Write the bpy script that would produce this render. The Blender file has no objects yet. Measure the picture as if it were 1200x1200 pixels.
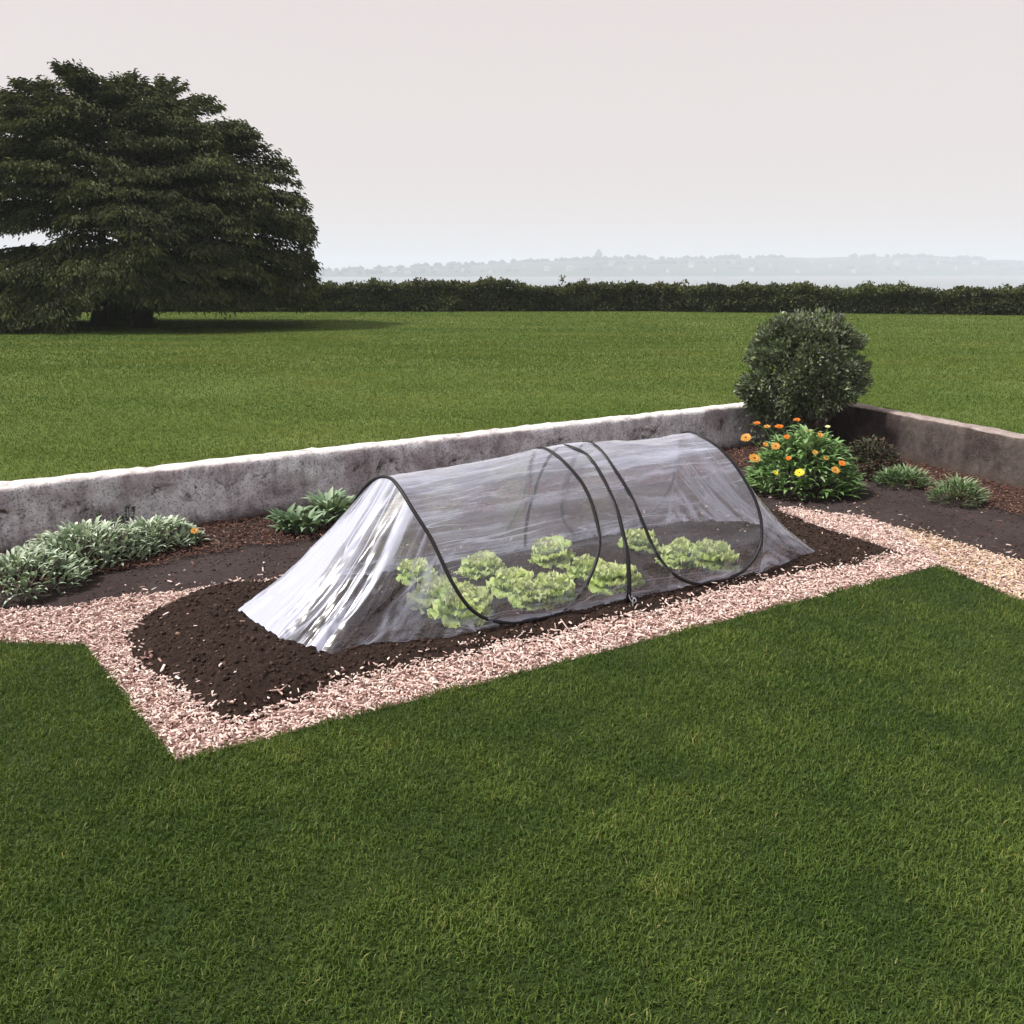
import bpy, math, random
import numpy as np
from mathutils import Vector

rng = np.random.default_rng(11)
random.seed(5)
R = math.radians
COL = bpy.context.scene.collection
scene = bpy.context.scene

# ------------------------------------------------------------------ camera numbers
F = 1014.0            # focal length in pixels of a 1200 px wide frame
CH = 1.6              # eye height over the lower ground
PITCH = math.atan(281.5 / F)
cp, sp = math.cos(PITCH), math.sin(PITCH)


def G(px, py, z=0.0):
    """the place on the level z that is seen at a pixel of the photograph"""
    x, y = (px - 600) / F, (py - 600) / F
    d = np.array([x, cp - y * sp, -(y * cp + sp)])
    t = (z - CH) / d[2]
    return np.array([0, 0, CH]) + d * t


# ------------------------------------------------------------------ mesh helpers
def mesh_obj(name, verts, faces, mat, parent=None, smooth=True, tone=None, uv=None):
    """verts (N,3); faces: list of int arrays each (M,k); one linked mesh object"""
    me = bpy.data.meshes.new(name)
    verts = np.asarray(verts, dtype=np.float32).reshape(-1, 3)
    if not isinstance(faces, (list, tuple)):
        faces = [faces]
    faces = [np.asarray(f, dtype=np.int32) for f in faces if len(f)]
    loops = np.concatenate([f.ravel() for f in faces])
    tot = np.concatenate([np.full(len(f), f.shape[1], dtype=np.int32) for f in faces])
    start = np.concatenate([[0], np.cumsum(tot)[:-1]]).astype(np.int32)
    me.vertices.add(len(verts))
    me.vertices.foreach_set('co', verts.ravel())
    me.loops.add(len(loops))
    me.loops.foreach_set('vertex_index', loops)
    me.polygons.add(len(tot))
    me.polygons.foreach_set('loop_start', start)
    me.polygons.foreach_set('loop_total', tot)
    me.polygons.foreach_set('use_smooth', np.full(len(tot), smooth))
    if tone is not None:
        a = me.attributes.new('tone', 'FLOAT', 'POINT')
        a.data.foreach_set('value', np.asarray(tone, dtype=np.float32).ravel())
    if uv is not None:
        u = me.uv_layers.new(name='UVMap')
        u.data.foreach_set('uv', np.asarray(uv, dtype=np.float32)[loops].ravel())
    me.update(calc_edges=True)
    me.validate()
    if mat is not None:
        me.materials.append(mat)
    o = bpy.data.objects.new(name, me)
    COL.objects.link(o)
    if parent is not None:
        o.parent = parent
        o.matrix_parent_inverse = parent.matrix_basis.inverted()
    return o


def empty(name, loc, label, cat, group=None):
    o = bpy.data.objects.new(name, None)
    COL.objects.link(o)
    o.location = loc
    o.empty_display_size = 0.1
    tag(o, label, cat, group)
    return o


def tag(o, label, cat, group=None, kind=None):
    o['label'] = label
    o['category'] = cat
    if group:
        o['group'] = group
    if kind:
        o['kind'] = kind
    return o


def structure(o, label, cat):
    return tag(o, label, cat, kind='structure')


class MB:
    """collects pieces into one mesh"""
    def __init__(s):
        s.v, s.f, s.t, s.n = [], {}, [], 0

    def add(s, v, faces, tone=0.5):
        v = np.asarray(v, dtype=float).reshape(-1, 3)
        for f in (faces if isinstance(faces, list) else [faces]):
            f = np.asarray(f, dtype=np.int64)
            if len(f):
                s.f.setdefault(f.shape[1], []).append(f + s.n)
        s.v.append(v)
        s.t.append(np.broadcast_to(np.asarray(tone, dtype=float), (len(v),)).copy())
        s.n += len(v)

    def build(s, name, mat, parent=None, smooth=True):
        return mesh_obj(name, np.concatenate(s.v), [np.concatenate(f) for f in s.f.values()], mat, parent, smooth,
                        tone=np.concatenate(s.t))


def grid_faces(nr, nc, wrap=False):
    r = np.arange(nr - 1)[:, None]
    c = np.arange(nc if wrap else nc - 1)[None, :]
    c2 = (c + 1) % nc
    return np.stack([r * nc + c, r * nc + c2, (r + 1) * nc + c2, (r + 1) * nc + c], -1).reshape(-1, 4)


def tube(pts, rad, seg=8, closed=False):
    pts = np.asarray(pts, dtype=float)
    n = len(pts)
    rad = np.broadcast_to(np.asarray(rad, dtype=float), (n,))
    if closed:
        tan = np.roll(pts, -1, 0) - np.roll(pts, 1, 0)
    else:
        tan = np.gradient(pts, axis=0)
    tan /= np.linalg.norm(tan, axis=1)[:, None] + 1e-9
    ref = np.array([0.31, 0.22, 0.93])
    nrm = np.cross(tan[0], ref)
    nrm /= np.linalg.norm(nrm)
    ring = []
    for i in range(n):
        nrm = nrm - tan[i] * (nrm @ tan[i])
        nrm /= np.linalg.norm(nrm) + 1e-9
        b = np.cross(tan[i], nrm)
        a = np.linspace(0, 2 * np.pi, seg, endpoint=False)
        ring.append(pts[i] + rad[i] * (np.cos(a)[:, None] * nrm + np.sin(a)[:, None] * b))
    v = np.concatenate(ring)
    f = grid_faces(n, seg, True)
    if closed:
        a0 = np.arange(seg)
        a1 = (a0 + 1) % seg
        f = np.concatenate([f, np.stack([(n - 1) * seg + a0, (n - 1) * seg + a1, a1, a0], -1)])
        return v, [f]
    c0, c1 = len(v), len(v) + 1
    v = np.concatenate([v, pts[:1], pts[-1:]])
    a0 = np.arange(seg)
    a1 = (a0 + 1) % seg
    t = np.concatenate([np.stack([np.full(seg, c0), a1, a0], -1),
                        np.stack([np.full(seg, c1), (n - 1) * seg + a0, (n - 1) * seg + a1], -1)])
    return v, [f, t]


def catmull(p, n=8, closed=False):
    p = np.asarray(p, dtype=float)
    m = len(p)
    out = []
    rngi = range(m) if closed else range(m - 1)
    for i in rngi:
        if closed:
            a, b, c, d = p[(i - 1) % m], p[i], p[(i + 1) % m], p[(i + 2) % m]
        else:
            a, b, c, d = p[max(i - 1, 0)], p[i], p[i + 1], p[min(i + 2, m - 1)]
        for t in np.linspace(0, 1, n, endpoint=False):
            out.append(0.5 * ((2 * b) + (-a + c) * t + (2 * a - 5 * b + 4 * c - d) * t * t + (-a + 3 * b - 3 * c + d) * t ** 3))
    if not closed:
        out.append(p[-1])
    return np.array(out)


# smooth value noise, any shape of input
_perm = rng.random((64, 64, 16))


def vnoise(x, y, z=None, seed=0):
    x = np.asarray(x, dtype=float) + seed * 17.3
    y = np.asarray(y, dtype=float) + seed * 9.1
    z = np.zeros_like(x) + seed * 0.37 if z is None else np.asarray(z, dtype=float)
    xi, yi, zi = np.floor(x).astype(int), np.floor(y).astype(int), np.floor(z).astype(int)
    fx, fy, fz = x - xi, y - yi, z - zi
    fx, fy, fz = [t * t * (3 - 2 * t) for t in (fx, fy, fz)]
    r = 0
    for dx in (0, 1):
        for dy in (0, 1):
            for dz in (0, 1):
                w = (fx if dx else 1 - fx) * (fy if dy else 1 - fy) * (fz if dz else 1 - fz)
                r = r + w * _perm[(xi + dx) % 64, (yi + dy) % 64, (zi + dz) % 16]
    return r


def fbm(x, y, z=None, o=4, seed=0):
    r, a, s = 0, 1.0, 0
    for k in range(o):
        r = r + a * vnoise(x * 2 ** k, y * 2 ** k, None if z is None else z * 2 ** k, seed + k)
        s += a
        a *= 0.5
    return r / s


def in_poly(P, poly):
    x, y = P[:, 0], P[:, 1]
    ins = np.zeros(len(P), bool)
    n = len(poly)
    for i in range(n):
        x0, y0 = poly[i][:2]
        x1, y1 = poly[(i + 1) % n][:2]
        c = ((y0 > y) != (y1 > y)) & (x < (x1 - x0) * (y - y0) / (y1 - y0 + 1e-12) + x0)
        ins ^= c
    return ins


def poly_dist(P, poly):
    d = np.full(len(P), 1e9)
    n = len(poly)
    for i in range(n):
        a, b = np.asarray(poly[i][:2]), np.asarray(poly[(i + 1) % n][:2])
        ab = b - a
        t = np.clip(((P[:, :2] - a) @ ab) / (ab @ ab + 1e-12), 0, 1)
        d = np.minimum(d, np.linalg.norm(P[:, :2] - a - t[:, None] * ab, axis=1))
    return d


def unit(a):
    return a / (np.linalg.norm(a, axis=-1, keepdims=True) + 1e-9)


# ---- leaves
def flat_leaves(P, D, Nn, L, Wd, bend=0.15):
    """N four-cornered leaves folded along the midrib; returns verts, tri faces"""
    n = len(P)
    D = unit(D)
    S = unit(np.cross(D, Nn))
    U = np.cross(S, D)
    L = np.broadcast_to(L, (n,))[:, None]
    Wd = np.broadcast_to(Wd, (n,))[:, None]
    tip = P + D * L - U * L * bend
    ml = P + D * L * .5 + S * Wd * .5 + U * Wd * .22
    mr = P + D * L * .5 - S * Wd * .5 + U * Wd * .22
    v = np.stack([P, ml, tip, mr], 1).reshape(-1, 3)
    b = np.arange(n)[:, None] * 4
    f = np.concatenate([b + np.array([[0, 1, 2]]), b + np.array([[0, 2, 3]])])
    return v, f


def arch_leaves(P, az, e0, e1, L, Wd, K=5, fold=.25, ruf=0.0, rf=9.0, power=.8, twist=0.0):
    """N strip leaves leaving P at azimuth az; their pitch goes from e0 to e1 along the length"""
    n = len(P)
    t = np.linspace(0, 1, K + 1)
    az, e0, e1, L, Wd = [np.broadcast_to(np.asarray(a, dtype=float), (n,)) for a in (az, e0, e1, L, Wd)]
    pitch = e0[:, None] + (e1 - e0)[:, None] * t[None, :] ** 1.3
    hor = np.cos(pitch) * L[:, None] / K
    ver = np.sin(pitch) * L[:, None] / K
    h = np.concatenate([np.zeros((n, 1)), np.cumsum(hor[:, :-1], 1)], 1)
    z = np.concatenate([np.zeros((n, 1)), np.cumsum(ver[:, :-1], 1)], 1)
    dx, dy = np.cos(az)[:, None], np.sin(az)[:, None]
    C = np.stack([P[:, :1] + h * dx, P[:, 1:2] + h * dy, P[:, 2:3] + z], -1)
    side = np.stack([-dy + 0 * h, dx + 0 * h, twist * np.ones_like(h)], -1)
    up = np.stack([-np.sin(pitch) * dx, -np.sin(pitch) * dy, np.cos(pitch)], -1)
    w = Wd[:, None] * .5 * (np.sin(np.pi * np.clip(t, 0.02, .985) ** power))[None, :]
    ph = rng.random((n, 1)) * 6.28
    r1 = ruf * w * np.sin(rf * t[None, :] * 2 + ph)
    r2 = ruf * w * np.sin(rf * t[None, :] * 2.3 + ph * 1.7 + 1)
    lft = C + side * w[..., None] + up * (w * fold + r1)[..., None]
    rgt = C - side * w[..., None] + up * (w * fold + r2)[..., None]
    v = np.stack([lft, C, rgt], 2).reshape(-1, 3)
    g = grid_faces(K + 1, 3)
    f = (np.arange(n)[:, None, None] * (3 * (K + 1)) + g[None]).reshape(-1, 4)
    return v, f, 3 * (K + 1)


# ------------------------------------------------------------------ materials
def nodes(name):
    m = bpy.data.materials.new(name)
    m.use_nodes = True
    nt = m.node_tree
    nt.nodes.clear()
    out = nt.nodes.new('ShaderNodeOutputMaterial')
    return m, nt, out


def N(nt, t, **kw):
    n = nt.nodes.new(t)
    for k, v in kw.items():
        setattr(n, k, v)
    return n


def noise(nt, vec, scale, detail=4, rough=.6, dist=0):
    n = N(nt, 'ShaderNodeTexNoise')
    n.inputs['Scale'].default_value = scale
    n.inputs['Detail'].default_value = detail
    n.inputs['Roughness'].default_value = rough
    n.inputs['Distortion'].default_value = dist
    nt.links.new(vec, n.inputs['Vector'])
    return n.outputs['Fac']


def ramp(nt, fac, stops):
    r = N(nt, 'ShaderNodeValToRGB')
    e = r.color_ramp.elements
    while len(e) < len(stops):
        e.new(.5)
    for i, (p, c) in enumerate(stops):
        e[i].position = p
        e[i].color = (*c, 1) if len(c) == 3 else c
    nt.links.new(fac, r.inputs['Fac'])
    return r.outputs['Color']


def mixc(nt, fac, a, b, mode='MIX'):
    m = N(nt, 'ShaderNodeMix', data_type='RGBA', blend_type=mode)
    for sock, v in ((m.inputs[0], fac), (m.inputs[6], a), (m.inputs[7], b)):
        if hasattr(v, 'is_linked') or hasattr(v, 'links'):
            nt.links.new(v, sock)
        elif isinstance(v, (int, float)):
            sock.default_value = v
        else:
            sock.default_value = (*v, 1)
    return m.outputs[2]


def math_n(nt, op, a, b=None, clamp=False):
    m = N(nt, 'ShaderNodeMath', operation=op, use_clamp=clamp)
    for i, v in enumerate((a, b)):
        if v is None:
            continue
        if hasattr(v, 'links'):
            nt.links.new(v, m.inputs[i])
        else:
            m.inputs[i].default_value = v
    return m.outputs[0]


def maprange(nt, v, a, b, c=0, d=1, smooth=True):
    m = N(nt, 'ShaderNodeMapRange', interpolation_type='SMOOTHSTEP' if smooth else 'LINEAR')
    nt.links.new(v, m.inputs[0])
    for i, x in enumerate((a, b, c, d)):
        m.inputs[i + 1].default_value = x
    return m.outputs[0]


def principled(nt, out, col, rough=.8, bump=None, bstr=.4, bdist=.01, spec=.3):
    p = N(nt, 'ShaderNodeBsdfPrincipled')
    if hasattr(col, 'links'):
        nt.links.new(col, p.inputs['Base Color'])
    else:
        p.inputs['Base Color'].default_value = (*col, 1)
    p.inputs['Roughness'].default_value = rough
    p.inputs['Specular IOR Level'].default_value = spec
    if bump is not None:
        b = N(nt, 'ShaderNodeBump')
        b.inputs['Strength'].default_value = bstr
        b.inputs['Distance'].default_value = bdist
        nt.links.new(bump, b.inputs['Height'])
        nt.links.new(b.outputs[0], p.inputs['Normal'])
    if out is not None:
        nt.links.new(p.outputs[0], out.inputs['Surface'])
    return p


def tone_of(nt):
    return N(nt, 'ShaderNodeAttribute', attribute_name='tone').outputs['Fac']


def pos_of(nt):
    return N(nt, 'ShaderNodeNewGeometry').outputs['Position']


def leaf_mat(name, stops, rough=.6, trans=.25, spec=.3, back=None, tcol=None, big=None):
    """colour by the leaf's own tone; thin leaves let some light through"""
    m, nt, out = nodes(name)
    c = ramp(nt, tone_of(nt), stops)
    if big:
        pos = pos_of(nt)
        if len(big) > 2:
            mpn = N(nt, 'ShaderNodeMapping')
            mpn.inputs['Scale'].default_value = big[2]
            nt.links.new(pos, mpn.inputs[0])
            pos = mpn.outputs[0]
        n1 = noise(nt, pos, big[0], 4, .6)
        c = mixc(nt, maprange(nt, n1, .35, .68), c, big[1], 'MULTIPLY')
    if back:
        g = N(nt, 'ShaderNodeNewGeometry')
        c = mixc(nt, g.outputs['Backfacing'], c, back)
    p = principled(nt, None, c, rough, spec=spec)
    t = N(nt, 'ShaderNodeBsdfTranslucent')
    tc = mixc(nt, 1.0, c, tcol or (1.0, 1.0, .55), 'MULTIPLY')
    nt.links.new(tc, t.inputs['Color'])
    mx = N(nt, 'ShaderNodeMixShader')
    mx.inputs[0].default_value = trans
    nt.links.new(p.outputs[0], mx.inputs[1])
    nt.links.new(t.outputs[0], mx.inputs[2])
    nt.links.new(mx.outputs[0], out.inputs['Surface'])
    return m


def ground_mat(name, stops, scale, big=None, rough=.95, bstr=.6, bdist=.02, detail=8):
    m, nt, out = nodes(name)
    pos = pos_of(nt)
    n1 = noise(nt, pos, scale, detail, .65)
    c = ramp(nt, n1, stops)
    if big:
        n2 = noise(nt, pos, big[0], 4, .6)
        c = mixc(nt, maprange(nt, n2, .38, .62), c, big[1], 'MULTIPLY')
    n3 = noise(nt, pos, scale * 2.3, 6, .7)
    principled(nt, out, c, rough, n3, bstr, bdist, .15)
    return m


M = {}
M['grass_front'] = leaf_mat('grass_blade', [(0, (.045, .078, .014)), (.45, (.09, .145, .026)), (.8, (.155, .205, .042)), (1, (.3, .28, .10))], .6, .3, .25,
                            big=(1.7, (.60, .72, .66)))
M['grass_rear'] = leaf_mat('grass_blade_rear', [(0, (.055, .096, .017)), (.5, (.105, .152, .028)), (.85, (.155, .19, .04)), (1, (.24, .24, .085))], .65, .3, .2,  # the rear lawn's own greens
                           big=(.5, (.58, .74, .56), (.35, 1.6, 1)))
M['turf_front'] = ground_mat('turf_soil', [(.3, (.022, .036, .010)), (.7, (.045, .07, .017))], 40, (1.1, (.65, .75, .7)))
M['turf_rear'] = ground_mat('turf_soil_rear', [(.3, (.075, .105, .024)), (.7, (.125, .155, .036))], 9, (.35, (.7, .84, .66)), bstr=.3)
M['soil'] = ground_mat('dark_soil', [(.25, (.015, .0095, .0075)), (.6, (.05, .031, .025)), (.85, (.115, .078, .065))], 45, bstr=.9, bdist=.03)
M['bed_soil'] = ground_mat('trodden_soil', [(.3, (.028, .021, .021)), (.7, (.06, .047, .046))], 55, (2.0, (.75, .7, .7)), bstr=.5, bdist=.012)
M['mulch_base'] = ground_mat('mulch_litter', [(.3, (.16, .08, .07)), (.7, (.42, .27, .24))], 60, bstr=.8)
m, nt, out = nodes('soil_crumb')
c = ramp(nt, tone_of(nt), [(0, (.018, .0115, .009)), (.7, (.05, .031, .025)), (.96, (.085, .056, .045)), (1, (.26, .18, .14))])
principled(nt, out, c, .95, noise(nt, pos_of(nt), 90, 5), .7, .008, .12)
M['crumb'] = m
m, nt, out = nodes('bed_crumb')
c = ramp(nt, tone_of(nt), [(0, (.025, .019, .019)), (.8, (.075, .058, .056)), (.97, (.13, .10, .09)), (1, (.4, .36, .33))])
principled(nt, out, c, .95, noise(nt, pos_of(nt), 90, 5), .7, .006, .12)
M['bed_crumb'] = m
M['clod'] = ground_mat('soil_clod', [(.3, (.026, .016, .0125)), (.8, (.105, .067, .053))], 60, bstr=.8, bdist=.01)

m, nt, out = nodes('wood_chip')
c = ramp(nt, tone_of(nt), [(0, (.20, .11, .095)), (.25, (.46, .30, .27)), (.5, (.64, .49, .45)), (.8, (.76, .65, .60)), (1, (.84, .79, .72))])
principled(nt, out, c, .8, noise(nt, pos_of(nt), 250, 3), .3, .003, .2)
M['chip'] = m
m, nt, out = nodes('yellow_wood_chip')
c = ramp(nt, tone_of(nt), [(0, (.25, .15, .09)), (.4, (.54, .41, .28)), (1, (.76, .66, .5))])
principled(nt, out, c, .8, spec=.2)
M['chip_yellow'] = m
m, nt, out = nodes('bark_chip')
c = ramp(nt, tone_of(nt), [(0, (.035, .018, .014)), (.6, (.12, .06, .047)), (1, (.3, .19, .15))])
principled(nt, out, c, .85, spec=.2)
M['bark'] = m

# walls: weathered render, the top with its own set of tones
def wall_mat(name, face_stops, top_stops, moss, scale=14, topz=.355):
    m, nt, out = nodes(name)
    pos = pos_of(nt)
    n1 = noise(nt, pos, scale, 9, .72)
    n2 = noise(nt, pos, 1.7, 4, .6, .4)
    n3 = noise(nt, pos, 70, 4, .7)
    face = ramp(nt, n1, face_stops)
    face = mixc(nt, maprange(nt, n2, .44, .60), face, mixc(nt, 1.0, face, (.58, .52, .53), 'MULTIPLY'))
    face = mixc(nt, maprange(nt, n3, .50, .62, 0, .62), face, (.10, .085, .095))
    sep = N(nt, 'ShaderNodeSeparateXYZ')
    nt.links.new(pos, sep.inputs[0])
    mpd = N(nt, 'ShaderNodeMapping')
    mpd.inputs['Scale'].default_value = (1, 1, .12)
    nt.links.new(pos, mpd.inputs[0])
    drip = noise(nt, mpd.outputs[0], 11, 5, .65, .3)                  # rain runs down the face
    face = mixc(nt, maprange(nt, drip, .50, .68, 0, .5), face, mixc(nt, 1.0, face, (.42, .37, .36), 'MULTIPLY'))
    foot = math_n(nt, 'ADD', sep.outputs[2], math_n(nt, 'MULTIPLY', n1, .12))
    face = mixc(nt, maprange(nt, foot, .16, .05, 0, .8), face, (.07, .05, .042))   # soil splashed on the foot
    n4 = noise(nt, pos, 5, 6, .75, .8)
    # a line of moss and old soil marks half way up the face
    band = math_n(nt, 'MULTIPLY', maprange(nt, sep.outputs[2], .10, .20), maprange(nt, sep.outputs[2], .34, .26))
    mm = math_n(nt, 'MULTIPLY', band, maprange(nt, n4, .53, .66))
    face = mixc(nt, mm, face, moss)
    geo = N(nt, 'ShaderNodeNewGeometry')
    sep2 = N(nt, 'ShaderNodeSeparateXYZ')
    nt.links.new(geo.outputs['Normal'], sep2.inputs[0])
    topc = ramp(nt, n1, top_stops)
    edge = math_n(nt, 'ADD', sep.outputs[2], math_n(nt, 'MULTIPLY', math_n(nt, 'SUBTRACT', n4, .5), .07))
    c = mixc(nt, math_n(nt, 'MAXIMUM', maprange(nt, sep2.outputs[2], .5, .85), maprange(nt, edge, topz, topz + .03)), face, topc)
    h = math_n(nt, 'ADD', n1, math_n(nt, 'MULTIPLY', n3, .4))
    principled(nt, out, c, .92, h, .7, .02, .2)
    return m


M['wall_back'] = wall_mat('old_render', [(.3, (.43, .42, .455)), (.5, (.69, .68, .73)), (.7, (.84, .835, .88))],
                          [(.30, (.24, .22, .23)), (.43, (.52, .49, .50)), (.58, (.74, .72, .71))], (.05, .045, .028), topz=.375)
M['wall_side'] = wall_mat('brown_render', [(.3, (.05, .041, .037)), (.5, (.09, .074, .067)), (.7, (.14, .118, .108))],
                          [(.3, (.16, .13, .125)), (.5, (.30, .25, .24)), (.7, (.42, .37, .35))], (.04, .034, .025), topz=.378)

M['needles'] = leaf_mat('needle_spray', [(0, (.027, .035, .015)), (.5, (.07, .085, .034)), (.85, (.125, .142, .056)), (1, (.17, .185, .075))], .7, .15, .15)
m, nt, out = nodes('tree_bark')
nb = noise(nt, pos_of(nt), 9, 6, .7)
principled(nt, out, ramp(nt, nb, [(.3, (.018, .014, .011)), (.7, (.06, .045, .036))]), .95, nb, .8, .05, .1)
M['tree_bark'] = m
M['hedge'] = leaf_mat('hedge_leaf', [(0, (.025, .036, .014)), (.5, (.065, .085, .03)), (.85, (.125, .15, .052)), (1, (.18, .21, .075))], .6, .2, .25,
                      big=(.9, (.75, .62, .6)))
m, nt, out = nodes('hedge_twigs')
nb = noise(nt, pos_of(nt), 14, 6, .7)
principled(nt, out, ramp(nt, nb, [(.3, (.012, .011, .008)), (.7, (.045, .036, .028))]), .95, nb, .9, .05, .1)
M['twigs'] = m
M['shrub'] = leaf_mat('shrub_leaf', [(0, (.045, .066, .028)), (.5, (.11, .155, .065)), (.85, (.22, .28, .14)), (1, (.46, .5, .38))], .45, .15, .5,
                      back=(.15, .17, .13))
m, nt, out = nodes('shrub_stem')
principled(nt, out, ramp(nt, noise(nt, pos_of(nt), 60, 4), [(.3, (.05, .036, .03)), (.7, (.14, .105, .09))]), .9)
M['stem'] = m
M['lettuce'] = leaf_mat('lettuce_leaf', [(0, (.12, .26, .05)), (.38, (.44, .64, .17)), (.7, (.70, .82, .36)), (1, (.84, .88, .56))], .5, .36, .3,
                        tcol=(1, 1, .5))
M['sage'] = leaf_mat('grey_green_leaf', [(0, (.10, .15, .09)), (.4, (.25, .33, .23)), (.75, (.45, .53, .42)), (1, (.66, .72, .62))], .7, .2, .2, tcol=(.9, 1, .6))
M['foxglove'] = leaf_mat('broad_green_leaf', [(0, (.045, .09, .045)), (.5, (.11, .20, .10)), (1, (.34, .44, .31))], .6, .2, .3, back=(.16, .22, .14))
M['marigold_leaf'] = leaf_mat('marigold_leaf', [(0, (.06, .13, .04)), (.5, (.15, .29, .09)), (.8, (.25, .40, .17)), (1, (.42, .54, .32))], .5, .25, .35, back=(.2, .3, .15))
M['weed'] = leaf_mat('weed_leaf', [(0, (.03, .055, .028)), (1, (.075, .11, .055))], .6, .2, .2)
M['heather'] = leaf_mat('low_plant_leaf', [(0, (.06, .11, .05)), (.6, (.16, .25, .12)), (1, (.36, .44, .3))], .6, .2, .25)
M['dusky'] = leaf_mat('dusky_leaf', [(0, (.022, .03, .018)), (.55, (.06, .075, .04)), (.8, (.11, .06, .06)), (1, (.26, .13, .13))], .7, .2, .2)


def flat_col(name, col, rough=.6, spec=.3, trans=0):
    m, nt, out = nodes(name)
    pv = noise(nt, pos_of(nt), 120, 3)
    c = mixc(nt, pv, col, tuple(x * .72 for x in col))
    p = principled(nt, None, c, rough, spec=spec)
    if trans:
        t = N(nt, 'ShaderNodeBsdfTranslucent')
        nt.links.new(c, t.inputs['Color'])
        mx = N(nt, 'ShaderNodeMixShader')
        mx.inputs[0].default_value = trans
        nt.links.new(p.outputs[0], mx.inputs[1])
        nt.links.new(t.outputs[0], mx.inputs[2])
        nt.links.new(mx.outputs[0], out.inputs['Surface'])
    else:
        nt.links.new(p.outputs[0], out.inputs['Surface'])
    return m


M['orange'] = flat_col('orange_petal', (.78, .22, .02), .5, .3, .25)
M['amber'] = flat_col('amber_petal', (.70, .36, .07), .5, .3, .25)
M['yellow'] = flat_col('yellow_petal', (.85, .74, .06), .5, .3, .25)
M['cream'] = flat_col('cream_petal', (.82, .82, .45), .5, .3, .25)
M['centre'] = flat_col('flower_centre', (.22, .10, .02), .8)
M['black_sleeve'] = flat_col('black_sleeve', (.012, .011, .014), .55, .35)
M['grey_cord'] = flat_col('grey_cord', (.16, .16, .18), .6)
M['steel'] = flat_col('peg_steel', (.45, .45, .48), .35, .6)


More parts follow.
